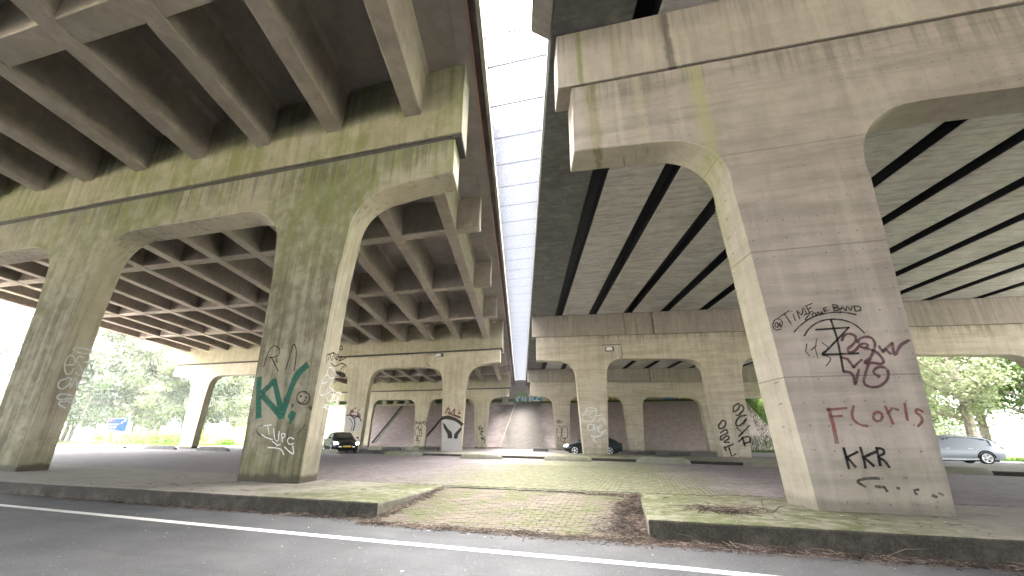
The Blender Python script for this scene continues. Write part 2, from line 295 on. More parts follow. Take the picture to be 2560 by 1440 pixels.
# graffiti strokes: face normal, then (kind, paint, width, points on the face)
GRAF = {
 'r1_band': ((0.0, -1.0, 0.0), [
  ('s','black',0.022,[(2.342,8.142,2.834),(2.341,8.142,2.877),(2.311,8.142,2.869),(2.297,8.142,2.817),(2.328,8.142,2.8),(2.366,8.142,2.846),(2.379,8.142,2.879),(2.373,8.142,2.817)]),
  ('s','black',0.022,[(2.377,8.142,2.793),(2.413,8.142,2.853),(2.4,8.142,2.922),(2.344,8.142,2.942),(2.284,8.142,2.891),(2.264,8.142,2.804),(2.302,8.142,2.747),(2.375,8.142,2.762)]),
  ('s','black',0.022,[(2.373,8.142,2.963),(2.565,8.142,3.078)]),
  ('s','black',0.022,[(2.472,8.142,3.025),(2.543,8.142,2.835)]),
  ('s','black',0.022,[(2.599,8.142,3.007),(2.615,8.142,2.894)]),
  ('s','black',0.022,[(2.589,8.142,3.06),(2.591,8.142,3.052)]),
  ('s','black',0.022,[(2.683,8.142,2.919),(2.669,8.142,3.07),(2.725,8.142,2.984),(2.772,8.142,3.112),(2.799,8.142,2.992)]),
  ('s','black',0.022,[(2.816,8.142,3.134),(2.85,8.142,3.018)]),
  ('s','black',0.022,[(2.816,8.142,3.134),(2.916,8.142,3.174)]),
  ('s','black',0.022,[(2.832,8.142,3.078),(2.886,8.142,3.103)]),
  ('s','black',0.022,[(2.846,8.142,3.018),(2.893,8.142,3.038)]),
  ('s','black',0.022,[(2.761,8.142,2.981),(2.848,8.142,3.008),(2.757,8.142,2.892),(2.851,8.142,2.921)]),
  ('s','black',0.022,[(2.929,8.142,2.974),(2.92,8.142,2.954),(2.905,8.142,2.942),(2.889,8.142,2.943),(2.879,8.142,2.957),(2.878,8.142,2.977),(2.887,8.142,2.997),(2.902,8.142,3.009),(2.918,8.142,3.008),(2.928,8.142,2.994),(2.929,8.142,2.974)]),
  ('s','black',0.022,[(2.946,8.142,2.968),(2.968,8.142,3.019),(2.996,8.142,2.973),(3.025,8.142,3.025),(3.03,8.142,2.982)]),
  ('s','black',0.022,[(3.06,8.142,3.077),(3.065,8.142,3.018)]),
  ('s','black',0.022,[(3.06,8.142,3.077),(3.111,8.142,3.088)]),
  ('s','black',0.022,[(3.061,8.142,3.047),(3.098,8.142,3.056)]),
  ('s','black',0.022,[(3.065,8.142,3.018),(3.112,8.142,3.03)]),
  ('s','black',0.022,[(3.137,8.142,3.04),(3.141,8.142,3.036)]),
  ('s','black',0.022,[(3.204,8.142,3.128),(3.207,8.142,3.021)]),
  ('s','black',0.022,[(3.204,8.142,3.128),(3.266,8.142,3.113),(3.268,8.142,3.084),(3.209,8.142,3.073),(3.278,8.142,3.06),(3.269,8.142,3.03),(3.207,8.142,3.021)]),
  ('s','black',0.022,[(3.29,8.142,3.025),(3.337,8.142,3.094),(3.36,8.142,3.02)]),
  ('s','black',0.022,[(3.308,8.142,3.05),(3.353,8.142,3.051)]),
  ('s','black',0.022,[(3.371,8.142,3.011),(3.402,8.142,3.084),(3.439,8.142,3.01),(3.465,8.142,3.079)]),
  ('s','black',0.022,[(3.495,8.142,3.077),(3.501,8.142,2.994)]),
  ('s','black',0.022,[(3.495,8.142,3.077),(3.565,8.142,3.071),(3.583,8.142,3.026),(3.548,8.142,2.996),(3.501,8.142,2.994)]),
  ('s','black',0.026,[(2.56,8.142,2.699),(2.621,8.142,2.763),(2.698,8.142,2.825),(2.847,8.142,2.921),(3.021,8.142,2.977),(3.185,8.142,2.994),(3.341,8.142,2.983),(3.496,8.142,2.934)]),
  ('s','black',0.03,[(2.693,8.142,2.625),(2.779,8.142,2.734),(2.911,8.142,2.83),(3.065,8.142,2.878),(3.224,8.142,2.873),(3.356,8.142,2.83),(3.463,8.142,2.748),(3.543,8.142,2.623)]),
  ('s','black',0.04,[(2.881,8.142,2.718),(3.35,8.142,2.727)]),
  ('s','black',0.04,[(3.35,8.142,2.727),(2.894,8.142,2.3)]),
  ('s','black',0.04,[(2.894,8.142,2.3),(3.388,8.142,2.3)]),
  ('s','black',0.04,[(3.126,8.142,2.86),(3.147,8.142,2.581),(3.141,8.142,2.325),(3.125,8.142,2.031)]),
 ]),
 'r1_maroon': ((0.0, -1.0, 0.0), [
  ('s','maroon',0.05,[(3.213,8.142,2.522),(3.251,8.142,2.594),(3.328,8.142,2.626),(3.399,8.142,2.595),(3.408,8.142,2.53),(3.362,8.142,2.46),(3.278,8.142,2.391),(3.255,8.142,2.356),(3.278,8.142,2.319),(3.361,8.142,2.351),(3.441,8.142,2.437),(3.52,8.142,2.452),(3.545,8.142,2.414),(3.496,8.142,2.381),(3.435,8.142,2.411)]),
  ('s','maroon',0.05,[(3.418,8.142,2.475),(3.463,8.142,2.536),(3.56,8.142,2.562),(3.627,8.142,2.527),(3.646,8.142,2.445),(3.607,8.142,2.34),(3.524,8.142,2.202),(3.414,8.142,1.978),(3.369,8.142,1.876),(3.376,8.142,1.808),(3.455,8.142,1.768),(3.561,8.142,1.786),(3.667,8.142,1.868),(3.713,8.142,1.969),(3.697,8.142,2.055),(3.613,8.142,2.076),(3.536,8.142,2.026),(3.531,8.142,1.975),(3.587,8.142,1.93)]),
  ('s','maroon',0.05,[(3.489,8.142,2.381),(3.6,8.142,2.34),(3.659,8.142,2.275),(3.692,8.142,2.195),(3.688,8.142,2.143),(3.639,8.142,2.123),(3.541,8.142,2.145),(3.436,8.142,2.143),(3.528,8.142,2.219)]),
  ('s','maroon',0.05,[(3.131,8.142,2.022),(3.21,8.142,2.002),(3.247,8.142,1.932),(3.243,8.142,1.811),(3.284,8.142,1.913),(3.339,8.142,2.042)]),
  ('s','maroon',0.05,[(3.141,8.142,2.253),(3.225,8.142,2.214),(3.279,8.142,2.079)]),
  ('s','maroon',0.05,[(3.281,8.142,2.088),(3.41,8.142,2.197)]),
  ('s','maroon',0.05,[(3.691,8.142,2.398),(3.726,8.142,2.308)]),
  ('s','maroon',0.05,[(3.721,8.142,2.317),(3.876,8.142,2.442)]),
  ('s','maroon',0.05,[(3.758,8.142,2.35),(3.814,8.142,2.274)]),
  ('s','maroon',0.05,[(3.874,8.142,2.434),(3.866,8.142,2.249),(3.967,8.142,2.393),(4.1,8.142,2.475)]),
 ]),
 'r1_faded': ((0.0, -1.0, 0.0), [
  ('s','grey',0.022,[(2.708,8.142,2.493),(2.668,8.142,2.365),(2.71,8.142,2.289)]),
  ('s','grey',0.022,[(2.743,8.142,2.38),(2.838,8.142,2.458)]),
  ('s','grey',0.022,[(2.868,8.142,2.568),(2.813,8.142,2.413),(2.82,8.142,2.248)]),
  ('s','grey',0.022,[(2.926,8.142,2.5),(3.001,8.142,2.404),(2.889,8.142,2.318),(2.999,8.142,2.241),(2.912,8.142,2.119)]),
 ]),
 'r1_floris': ((0.0, -1.0, 0.0), [
  ('s','red',0.062,[(2.808,8.142,1.453),(2.822,8.142,1.229),(2.817,8.142,0.953)]),
  ('s','red',0.045,[(2.789,8.142,1.437),(3.049,8.142,1.462)]),
  ('s','red',0.045,[(2.807,8.142,1.336),(2.965,8.142,1.344)]),
  ('s','red',0.045,[(3.152,8.142,1.491),(3.105,8.142,1.376),(3.112,8.142,1.277),(3.185,8.142,1.212),(3.268,8.142,1.196)]),
  ('s','red',0.045,[(3.492,8.142,1.332),(3.471,8.142,1.293),(3.436,8.142,1.268),(3.399,8.142,1.268),(3.375,8.142,1.293),(3.372,8.142,1.333),(3.393,8.142,1.373),(3.429,8.142,1.398),(3.466,8.142,1.397),(3.49,8.142,1.372),(3.492,8.142,1.332)]),
  ('s','red',0.045,[(3.562,8.142,1.478),(3.586,8.142,1.34),(3.601,8.142,1.228)]),
  ('s','red',0.045,[(3.572,8.142,1.372),(3.641,8.142,1.453),(3.712,8.142,1.428)]),
  ('s','red',0.045,[(3.818,8.142,1.516),(3.804,8.142,1.403),(3.793,8.142,1.283)]),
  ('s','red',0.045,[(4.011,8.142,1.401),(3.957,8.142,1.434),(3.926,8.142,1.394),(3.972,8.142,1.33),(3.968,8.142,1.259),(3.904,8.142,1.196)]),
 ]),
 'r1_kkr': ((0.0, -1.0, 0.0), [
  ('s','black',0.045,[(2.891,8.142,0.874),(2.895,8.142,0.736),(2.896,8.142,0.589)]),
  ('s','black',0.045,[(3.058,8.142,0.823),(2.903,8.142,0.746)]),
  ('s','black',0.045,[(2.907,8.142,0.746),(2.985,8.142,0.616)]),
  ('s','black',0.045,[(3.107,8.142,0.887),(3.117,8.142,0.74),(3.11,8.142,0.605)]),
  ('s','black',0.045,[(3.284,8.142,0.826),(3.119,8.142,0.75)]),
  ('s','black',0.045,[(3.123,8.142,0.75),(3.22,8.142,0.634)]),
  ('s','black',0.045,[(3.31,8.142,0.879),(3.307,8.142,0.743),(3.303,8.142,0.644)]),
  ('s','black',0.045,[(3.31,8.142,0.879),(3.383,8.142,0.869),(3.387,8.142,0.807),(3.311,8.142,0.76),(3.372,8.142,0.703),(3.409,8.142,0.622)]),
  ('s','grey',0.045,[(3.049,8.142,0.349),(2.967,8.142,0.407),(3.012,8.142,0.439),(3.13,8.142,0.462),(3.247,8.142,0.466)]),
  ('s','grey',0.045,[(3.18,8.142,0.353),(3.289,8.142,0.347),(3.305,8.142,0.298)]),
  ('s','grey',0.045,[(3.443,8.142,0.342),(3.46,8.142,0.339)]),
  ('s','grey',0.045,[(3.65,8.142,0.271),(3.635,8.142,0.32),(3.686,8.142,0.331)]),
  ('s','grey',0.045,[(3.84,8.142,0.259),(3.879,8.142,0.242)]),
  ('s','grey',0.045,[(3.926,8.142,0.292),(3.956,8.142,0.273)]),
 ]),
 'r1_arrow': ((-0.9646, -0.2582, -0.0531), [
  ('s','grey',0.03,[(2.144,8.503,2.758),(2.125,8.609,2.59),(2.147,8.593,2.278)]),
  ('s','grey',0.03,[(2.144,8.503,2.758),(2.172,8.438,2.582),(2.17,8.511,2.263)]),
  ('s','grey',0.03,[(2.143,8.544,2.586),(2.17,8.478,2.413),(2.205,8.387,2.231)]),
  ('s','grey',0.03,[(2.152,8.454,2.868),(2.146,8.497,2.757)]),
 ]),
 'l1_ra': ((0.0, -1.0, 0.0), [
  ('s','black',0.032,[(-8.985,8.714,2.621),(-8.961,8.714,2.871),(-8.887,8.714,3.065),(-8.768,8.714,3.145),(-8.61,8.714,3.052),(-8.594,8.714,2.911),(-8.732,8.714,2.848),(-8.877,8.714,2.854)]),
  ('s','black',0.032,[(-8.799,8.714,2.842),(-8.516,8.714,2.501)]),
  ('s','black',0.032,[(-8.626,8.714,2.801),(-8.599,8.714,2.712)]),
  ('s','black',0.032,[(-8.303,8.714,2.516),(-8.253,8.714,2.814),(-8.209,8.714,3.145),(-8.106,8.714,3.056),(-8.053,8.714,2.805),(-8.036,8.714,2.493)]),
  ('s','grey',0.032,[(-8.657,8.714,1.231),(-8.794,8.714,1.193),(-8.795,8.714,1.068),(-8.646,8.714,0.994)]),
  ('s','grey',0.032,[(-7.937,8.714,1.157),(-7.861,8.714,1.169)]),
  ('s','grey',0.032,[(-7.913,8.714,1.12),(-7.901,8.714,0.926)]),
  ('s','grey',0.032,[(-7.46,8.714,1.243),(-7.644,8.714,1.024)]),
 ]),
 'l1_kw': ((0.0, -1.0, 0.0), [
  ('s','green',0.16,[(-9.054,8.714,2.322),(-8.978,8.714,1.944),(-8.852,8.714,1.447)]),
  ('s','green',0.15,[(-8.593,8.714,2.26),(-8.863,8.714,1.995)]),
  ('s','green',0.15,[(-8.843,8.714,1.915),(-8.52,8.714,1.676),(-8.207,8.714,1.443)]),
  ('s','green',0.15,[(-8.575,8.714,2.255),(-8.366,8.714,1.855),(-8.166,8.714,1.431)]),
  ('s','green',0.16,[(-8.166,8.714,1.431),(-8.07,8.714,1.979),(-7.934,8.714,2.396),(-7.712,8.714,2.602)]),
  ('s','green',0.18,[(-7.906,8.714,1.462),(-7.877,8.714,1.442)]),
  ('s','green',0.08,[(-7.837,8.714,1.416),(-7.888,8.714,1.292)]),
 ]),
 'l1_smile': ((0.0, -1.0, 0.0), [
  ('s','grey',0.05,[(-7.461,8.714,1.84),(-7.467,8.714,1.776),(-7.507,8.714,1.726),(-7.574,8.714,1.698),(-7.655,8.714,1.699),(-7.734,8.714,1.729),(-7.795,8.714,1.781),(-7.827,8.714,1.846),(-7.823,8.714,1.91),(-7.782,8.714,1.961),(-7.714,8.714,1.989),(-7.632,8.714,1.987),(-7.553,8.714,1.957),(-7.492,8.714,1.904),(-7.461,8.714,1.84)]),
  ('s','black',0.06,[(-7.722,8.714,1.89),(-7.707,8.714,1.874)]),
  ('s','black',0.06,[(-7.569,8.714,1.862),(-7.547,8.714,1.846)]),
  ('s','black',0.04,[(-7.776,8.714,1.768),(-7.697,8.714,1.721),(-7.622,8.714,1.736),(-7.563,8.714,1.803)]),
  ('s','grey',0.07,[(-7.912,8.714,1.694),(-7.908,8.714,1.643)]),
  ('s','grey',0.09,[(-7.415,8.714,1.638),(-7.377,8.714,1.6)]),
 ]),
 'l1_white': ((0.0, -1.0, 0.0), [
  ('s','white',0.03,[(-8.637,8.714,1.218),(-8.416,8.714,1.238)]),
  ('s','white',0.03,[(-8.525,8.714,1.223),(-8.43,8.714,1.032)]),
  ('s','white',0.03,[(-8.656,8.714,1.031),(-8.508,8.714,0.958),(-8.306,8.714,0.911)]),
  ('s','white',0.03,[(-8.332,8.714,1.156),(-8.239,8.714,0.923),(-8.142,8.714,0.888),(-8.159,8.714,1.095)]),
  ('s','white',0.03,[(-8.084,8.714,1.046),(-8.012,8.714,0.865)]),
  ('s','white',0.03,[(-8.084,8.714,1.046),(-7.981,8.714,1.035),(-7.987,8.714,0.962),(-8.047,8.714,0.949)]),
  ('s','white',0.03,[(-7.71,8.714,0.927),(-7.816,8.714,0.963),(-7.88,8.714,0.902),(-7.816,8.714,0.818),(-7.695,8.714,0.832)]),
  ('s','white',0.03,[(-8.391,8.714,0.74),(-8.168,8.714,0.731),(-8.005,8.714,0.697),(-7.913,8.714,0.591)]),
  ('s','white',0.03,[(-8.148,8.714,0.779),(-8.063,8.714,0.816)]),
  ('s','white',0.03,[(-7.926,8.714,0.757),(-7.782,8.714,0.664),(-7.649,8.714,0.615),(-7.71,8.714,0.784)]),
  ('s','white',0.03,[(-8.297,8.714,0.874),(-8.154,8.714,0.803)]),
 ]),
 'l1_rez': ((0.9654, 0.2584, -0.0355), [
  ('s','black',0.036,[(-7.357,8.935,2.893),(-7.399,9.1,2.953),(-7.441,9.267,3.027)]),
  ('s','black',0.036,[(-7.392,9.074,2.94),(-7.437,9.224,2.814)]),
  ('s','black',0.036,[(-7.444,9.275,3.008),(-7.453,9.286,2.826)]),
  ('s','black',0.036,[(-7.436,9.244,3.002),(-7.48,9.412,3.007),(-7.464,9.34,2.935),(-7.514,9.519,2.868)]),
  ('s','black',0.036,[(-7.501,9.477,2.933),(-7.526,9.584,3.012),(-7.497,9.475,3.019),(-7.494,9.451,2.914),(-7.534,9.597,2.897)]),
  ('s','black',0.036,[(-7.533,9.604,2.966),(-7.582,9.796,3.023),(-7.551,9.657,2.873),(-7.651,10.054,3.033)]),
  ('s','black',0.036,[(-7.443,9.237,2.738),(-7.516,9.504,2.708),(-7.592,9.804,2.832),(-7.659,10.058,2.847),(-7.709,10.237,2.786),(-7.707,10.202,2.6),(-7.662,10.019,2.499),(-7.615,9.853,2.547),(-7.612,9.862,2.695),(-7.656,10.04,2.799),(-7.663,10.049,2.69)]),
  ('s','black',0.036,[(-7.524,9.612,3.283),(-7.514,9.561,3.183),(-7.558,9.725,3.188),(-7.56,9.742,3.251),(-7.516,9.582,3.267)]),
  ('s','black',0.036,[(-7.352,8.914,2.867),(-7.383,9.007,2.72)]),
  ('s','black',0.036,[(-7.38,9.018,2.859),(-7.394,9.059,2.792)]),
  ('s','black',0.036,[(-7.669,10.041,2.449),(-7.675,10.059,2.439)]),
  ('s','black',0.036,[(-7.687,10.098,2.383),(-7.692,10.117,2.374)]),
 ]),
 'l1_esta': ((0.9654, 0.2584, -0.0355), [
  ('s','white',0.05,[(-7.423,9.144,2.62),(-7.421,9.121,2.493),(-7.483,9.339,2.387),(-7.548,9.585,2.436),(-7.543,9.585,2.564),(-7.463,9.298,2.64),(-7.423,9.144,2.62)]),
  ('s','white',0.05,[(-7.386,8.949,2.2),(-7.455,9.22,2.289),(-7.442,9.19,2.435),(-7.394,9.001,2.366),(-7.379,8.906,2.089),(-7.401,8.968,1.94),(-7.454,9.17,1.961),(-7.488,9.32,2.125)]),
  ('s','white',0.05,[(-7.545,9.56,2.334),(-7.495,9.354,2.197),(-7.538,9.504,2.105),(-7.485,9.289,1.973),(-7.533,9.446,1.827),(-7.583,9.643,1.899),(-7.585,9.672,2.068)]),
  ('s','white',0.05,[(-7.527,9.469,2.156),(-7.628,9.836,2.086),(-7.7,10.109,2.116),(-7.695,10.077,2.02)]),
  ('s','white',0.05,[(-7.618,9.793,2.025),(-7.604,9.719,1.878),(-7.655,9.896,1.782),(-7.701,10.076,1.854),(-7.661,9.952,2.013),(-7.706,10.066,1.626)]),
  ('s','white',0.05,[(-7.464,9.168,1.676),(-7.54,9.449,1.666)]),
  ('s','white',0.05,[(-7.477,9.226,1.754),(-7.578,9.581,1.581)]),
  ('s','white',0.05,[(-7.504,9.326,1.736),(-7.573,9.583,1.73)]),
 ]),
 'l1b_esta': ((0.9654, 0.2584, -0.0355), [
  ('s','white',0.07,[(-16.989,9.585,3.52),(-16.984,9.563,3.483),(-16.965,9.488,3.453),(-16.936,9.378,3.434),(-16.903,9.254,3.431),(-16.873,9.141,3.444),(-16.85,9.061,3.47),(-16.84,9.028,3.504),(-16.844,9.048,3.539),(-16.862,9.118,3.569),(-16.89,9.225,3.588),(-16.923,9.348,3.593),(-16.954,9.465,3.581),(-16.978,9.55,3.555),(-16.989,9.585,3.52)]),
  ('s','white',0.07,[(-16.853,9.006,3.004),(-16.907,9.217,3.075),(-16.876,9.129,3.267),(-16.838,8.994,3.31),(-16.827,8.927,3.126),(-16.849,8.979,2.898),(-16.887,9.1,2.748),(-16.917,9.216,2.8),(-16.916,9.233,2.939)]),
  ('s','white',0.07,[(-16.944,9.391,3.317),(-16.91,9.263,3.327),(-16.91,9.246,3.184),(-16.958,9.406,3.038),(-16.999,9.534,2.883),(-16.986,9.47,2.769),(-16.951,9.346,2.82)]),
  ('s','white',0.07,[(-16.998,9.59,3.319),(-17.096,9.895,2.85)]),
  ('s','white',0.07,[(-16.971,9.47,3.172),(-17.052,9.79,3.283)]),
  ('s','white',0.07,[(-17.016,9.607,2.93),(-17.007,9.615,3.252)]),
  ('s','white',0.07,[(-17.023,9.635,2.952),(-17.095,9.906,2.97)]),
  ('s','white',0.07,[(-16.905,9.148,2.62),(-16.864,8.983,2.53),(-16.869,8.98,2.365),(-16.913,9.133,2.301),(-16.943,9.271,2.468),(-16.93,9.244,2.634),(-16.902,9.139,2.642)]),
  ('s','white',0.07,[(-16.938,9.276,2.638),(-16.969,9.351,2.343),(-16.968,9.395,2.689),(-17.013,9.525,2.432),(-17.042,9.618,2.323)]),
  ('s','white',0.07,[(-17.008,9.513,2.465),(-17.08,9.795,2.57),(-17.072,9.782,2.702),(-17.026,9.608,2.685),(-17.008,9.513,2.465),(-17.037,9.601,2.321),(-17.083,9.77,2.295),(-17.128,9.946,2.36)]),
  ('s','white',0.07,[(-17.093,9.797,2.222),(-17.082,9.742,2.13),(-17.004,9.456,2.152),(-16.932,9.186,2.158),(-16.902,9.059,2.063),(-16.937,9.182,1.993),(-17.009,9.459,2.052),(-17.062,9.649,2.002),(-17.053,9.606,1.931),(-16.994,9.391,1.962),(-16.946,9.205,1.929),(-16.948,9.203,1.848),(-17.007,9.414,1.766)]),
 ]),
 'l2_crown': ((0.0, -1.0, 0.0), [
  ('f','pale',0,[(-16.127,34.836,2.555),(-15.723,34.836,2.754),(-15.114,34.836,2.651),(-14.459,34.836,2.253),(-14.384,34.836,0.13),(-16.012,34.836,0.106)]),
  ('s','red',0.09,[(-15.884,34.836,3.125),(-15.662,34.836,3.583),(-15.457,34.836,3.088),(-15.071,34.836,3.468),(-15.119,34.836,2.998),(-14.559,34.836,2.749)]),
  ('s','red',0.12,[(-15.671,34.836,3.123),(-15.209,34.836,2.986),(-14.599,34.836,2.795)]),
  ('s','red',0.08,[(-14.682,34.836,3.364),(-14.65,34.836,3.337)]),
  ('s','red',0.16,[(-14.692,34.836,3.143),(-14.631,34.836,3.115)]),
  ('s','charcoal',0.2,[(-16.139,34.836,2.723),(-15.725,34.836,2.788),(-15.114,34.836,2.651),(-14.692,34.836,2.451),(-14.383,34.836,2.22)]),
  ('f','charcoal',0,[(-16.131,34.836,2.388),(-15.878,34.836,2.222),(-15.591,34.836,1.859),(-15.277,34.836,1.63),(-15.191,34.836,1.435),(-15.188,34.836,1.13),(-15.581,34.836,1.127),(-15.64,34.836,1.465),(-15.971,34.836,1.924)]),
  ('f','charcoal',0,[(-14.398,34.836,2.089),(-14.588,34.836,1.893),(-14.869,34.836,1.631),(-15.028,34.836,1.436),(-15.038,34.836,1.105),(-14.714,34.836,1.108),(-14.672,34.836,1.405),(-14.383,34.836,1.796)]),
 ]),
 'l2b_throw': ((0.0, -1.0, 0.0), [
  ('f','pale',0,[(-25.332,34.836,1.699),(-25.603,34.836,2.693),(-25.411,34.836,3.015),(-25.052,34.836,2.941),(-24.755,34.836,2.69),(-24.527,34.836,2.888),(-24.219,34.836,2.83),(-23.985,34.836,2.51),(-23.968,34.836,1.982),(-24.091,34.836,1.668)]),
  ('f','red',0,[(-25.33,34.836,3.05),(-25.261,34.836,3.447),(-24.99,34.836,3.553),(-24.745,34.836,3.19),(-24.466,34.836,3.346),(-24.175,34.836,3.114),(-24.053,34.836,2.864),(-24.691,34.836,2.832)]),
  ('s','white',0.06,[(-25.042,34.836,3.156),(-24.907,34.836,3.12),(-24.854,34.836,3.227),(-24.729,34.836,3.082),(-24.572,34.836,3.189),(-24.553,34.836,3.06)]),
  ('s','red',0.12,[(-24.758,34.836,3.623),(-24.72,34.836,3.601)]),
  ('s','red',0.1,[(-24.389,34.836,3.461),(-24.368,34.836,3.439)]),
  ('s','black',0.08,[(-25.536,34.836,2.98),(-25.327,34.836,3.036),(-24.96,34.836,2.905),(-24.701,34.836,2.618),(-24.594,34.836,2.193),(-24.707,34.836,1.701)]),
  ('s','black',0.07,[(-24.743,34.836,2.725),(-24.443,34.836,2.902),(-24.149,34.836,2.758),(-23.98,34.836,2.474)]),
  ('s','grey',0.05,[(-25.284,34.836,2.763),(-24.938,34.836,2.477),(-24.852,34.836,2.087),(-24.904,34.836,1.701)]),
 ]),
 'l3_tag': ((0.0, -1.0, 0.0), [
  ('s','black',0.09,[(-22.741,60.841,2.793),(-22.241,60.841,2.906),(-22.577,60.841,2.455),(-21.884,60.841,2.738),(-22.217,60.841,2.232),(-21.781,60.841,2.289),(-22.33,60.841,1.896),(-21.889,60.841,1.787),(-22.181,60.841,1.23),(-21.569,60.841,1.511),(-21.928,60.841,1.121),(-21.495,60.841,1.125),(-21.667,60.841,0.705)]),
 ]),
 'l3b_tag': ((0.0, -1.0, 0.0), [
  ('s','black',0.08,[(-32.657,60.841,3.612),(-32.346,60.841,3.67),(-32.581,60.841,3.232),(-32.056,60.841,3.492),(-31.961,60.841,3.197),(-31.792,60.841,3.61),(-31.619,60.841,3.196),(-31.446,60.841,3.55),(-31.216,60.841,3.255),(-31.378,60.841,3.55),(-30.974,60.841,3.608),(-30.751,60.841,3.372),(-31.08,60.841,3.255),(-30.717,60.841,2.961)]),
  ('s','black',0.06,[(-32.5,60.841,2.373),(-32.367,60.841,1.674),(-31.751,60.841,1.619),(-31.773,60.841,2.317)]),
  ('s','black',0.06,[(-31.724,60.841,2.375),(-31.485,60.841,2.434),(-31.476,60.841,1.563),(-31.746,60.841,1.561)]),
  ('s','black',0.07,[(-32.38,60.841,2.549),(-32.071,60.841,2.902),(-31.96,60.841,2.433),(-31.5,60.841,2.61)]),
  ('s','black',0.07,[(-32.012,60.841,1.502),(-32.256,60.841,1.21),(-31.923,60.841,1.271),(-32.292,60.841,0.864),(-31.7,60.841,1.042),(-31.793,60.841,0.581)]),
 ]),
 'r2_esta': ((0.0, -1.0, 0.0), [
  ('s','white',0.07,[(-3.126,32.56,3.158),(-3.167,32.56,3.112),(-3.278,32.56,3.075),(-3.437,32.56,3.056),(-3.613,32.56,3.058),(-3.771,32.56,3.08),(-3.879,32.56,3.118),(-3.916,32.56,3.166),(-3.875,32.56,3.212),(-3.763,32.56,3.249),(-3.602,32.56,3.268),(-3.426,32.56,3.266),(-3.269,32.56,3.244),(-3.162,32.56,3.205),(-3.126,32.56,3.158)]),
  ('s','white',0.07,[(-4.135,32.56,2.728),(-3.772,32.56,2.856),(-3.883,32.56,3.034),(-4.134,32.56,2.767),(-4.151,32.56,2.384),(-3.796,32.56,2.368)]),
  ('s','white',0.07,[(-3.434,32.56,2.992),(-3.698,32.56,2.764),(-3.434,32.56,2.534),(-3.485,32.56,2.307),(-3.757,32.56,2.368)]),
  ('s','white',0.07,[(-3.131,32.56,3.066),(-3.366,32.56,2.344),(-2.934,32.56,2.396)]),
  ('s','white',0.07,[(-3.347,32.56,2.686),(-2.953,32.56,2.744)]),
  ('s','white',0.07,[(-3.017,32.56,2.306),(-2.812,32.56,2.895),(-2.578,32.56,2.267)]),
  ('s','white',0.07,[(-2.97,32.56,2.456),(-2.603,32.56,2.493)]),
  ('s','white',0.07,[(-3.419,32.56,1.93),(-3.464,32.56,1.807),(-3.569,32.56,1.731),(-3.694,32.56,1.731),(-3.792,32.56,1.807),(-3.825,32.56,1.93),(-3.78,32.56,2.054),(-3.674,32.56,2.131),(-3.548,32.56,2.131),(-3.451,32.56,2.054),(-3.419,32.56,1.93)]),
  ('s','white',0.07,[(-3.339,32.56,2.118),(-3.361,32.56,1.706),(-3.148,32.56,2.043),(-3.115,32.56,1.67)]),
  ('s','white',0.07,[(-3.045,32.56,1.819),(-2.82,32.56,1.968),(-2.913,32.56,2.095),(-3.081,32.56,1.856),(-2.98,32.56,1.596),(-2.589,32.56,1.723)]),
  ('s','white',0.07,[(-2.752,32.56,1.56),(-3.152,32.56,1.277),(-3.532,32.56,1.393),(-3.552,32.56,1.319),(-2.955,32.56,1.367),(-3.481,32.56,1.187),(-3.264,32.56,0.931)]),
 ]),
 'r2b_tag': ((0.0, -1.0, 0.0), [
  ('s','black',0.075,[(6.178,32.56,3.444),(5.851,32.56,3.27),(5.786,32.56,2.916),(6.053,32.56,3.055),(6.264,32.56,3.35),(6.429,32.56,3.122),(6.067,32.56,2.703),(5.901,32.56,2.704)]),
  ('s','black',0.075,[(6.496,32.56,2.7),(6.046,32.56,2.563),(5.798,32.56,2.146),(6.033,32.56,2.043),(6.496,32.56,2.491),(6.246,32.56,2.146)]),
  ('s','black',0.075,[(5.82,32.56,1.939),(6.097,32.56,1.597),(6.577,32.56,2.042)]),
  ('s','black',0.075,[(6.11,32.56,1.597),(5.869,32.56,1.391)]),
  ('s','black',0.075,[(6.055,32.56,1.324),(6.14,32.56,0.82)]),
  ('s','black',0.075,[(5.818,32.56,1.052),(6.083,32.56,1.291),(6.45,32.56,1.361),(6.454,32.56,1.058),(6.063,32.56,0.953)]),
  ('s','black',0.075,[(5.014,32.56,2.357),(4.773,32.56,2.078),(4.776,32.56,1.854),(5.094,32.56,1.973),(5.219,32.56,2.287),(5.05,32.56,2.371)]),
  ('s','black',0.075,[(4.807,32.56,1.591),(5.137,32.56,1.8),(5.227,32.56,1.593),(4.811,32.56,1.385),(4.775,32.56,1.124),(5.149,32.56,1.421),(5.27,32.56,1.251),(4.908,32.56,1.03),(5.236,32.56,1.012)]),
  ('s','black',0.075,[(4.902,32.56,0.704),(4.985,32.56,0.503)]),
  ('s','black',0.075,[(5.471,32.56,0.913),(4.91,32.56,0.67)]),
  ('s','black',0.075,[(5.174,32.56,0.674),(5.265,32.56,0.173),(5.526,32.56,0.311)]),
 ]),
 'r3_tag': ((0.0, -1.0, 0.0), [
  ('s','black',0.06,[(-10.685,57.163,3.365),(-10.319,57.163,3.636),(-10.546,57.163,3.162),(-10.106,57.163,3.567),(-10.26,57.163,3.162),(-9.751,57.163,3.498)]),
  ('s','black',0.05,[(-10.56,57.163,2.623),(-10.587,57.163,1.594),(-10.091,57.163,1.597),(-10.061,57.163,2.623),(-10.412,57.163,2.824)]),
  ('s','black',0.05,[(-9.918,57.163,2.664),(-9.953,57.163,1.466),(-9.321,57.163,1.47),(-9.281,57.163,2.664),(-9.915,57.163,2.757)]),
  ('s','black',0.05,[(-10.448,57.163,1.489),(-10.391,57.163,0.961)]),
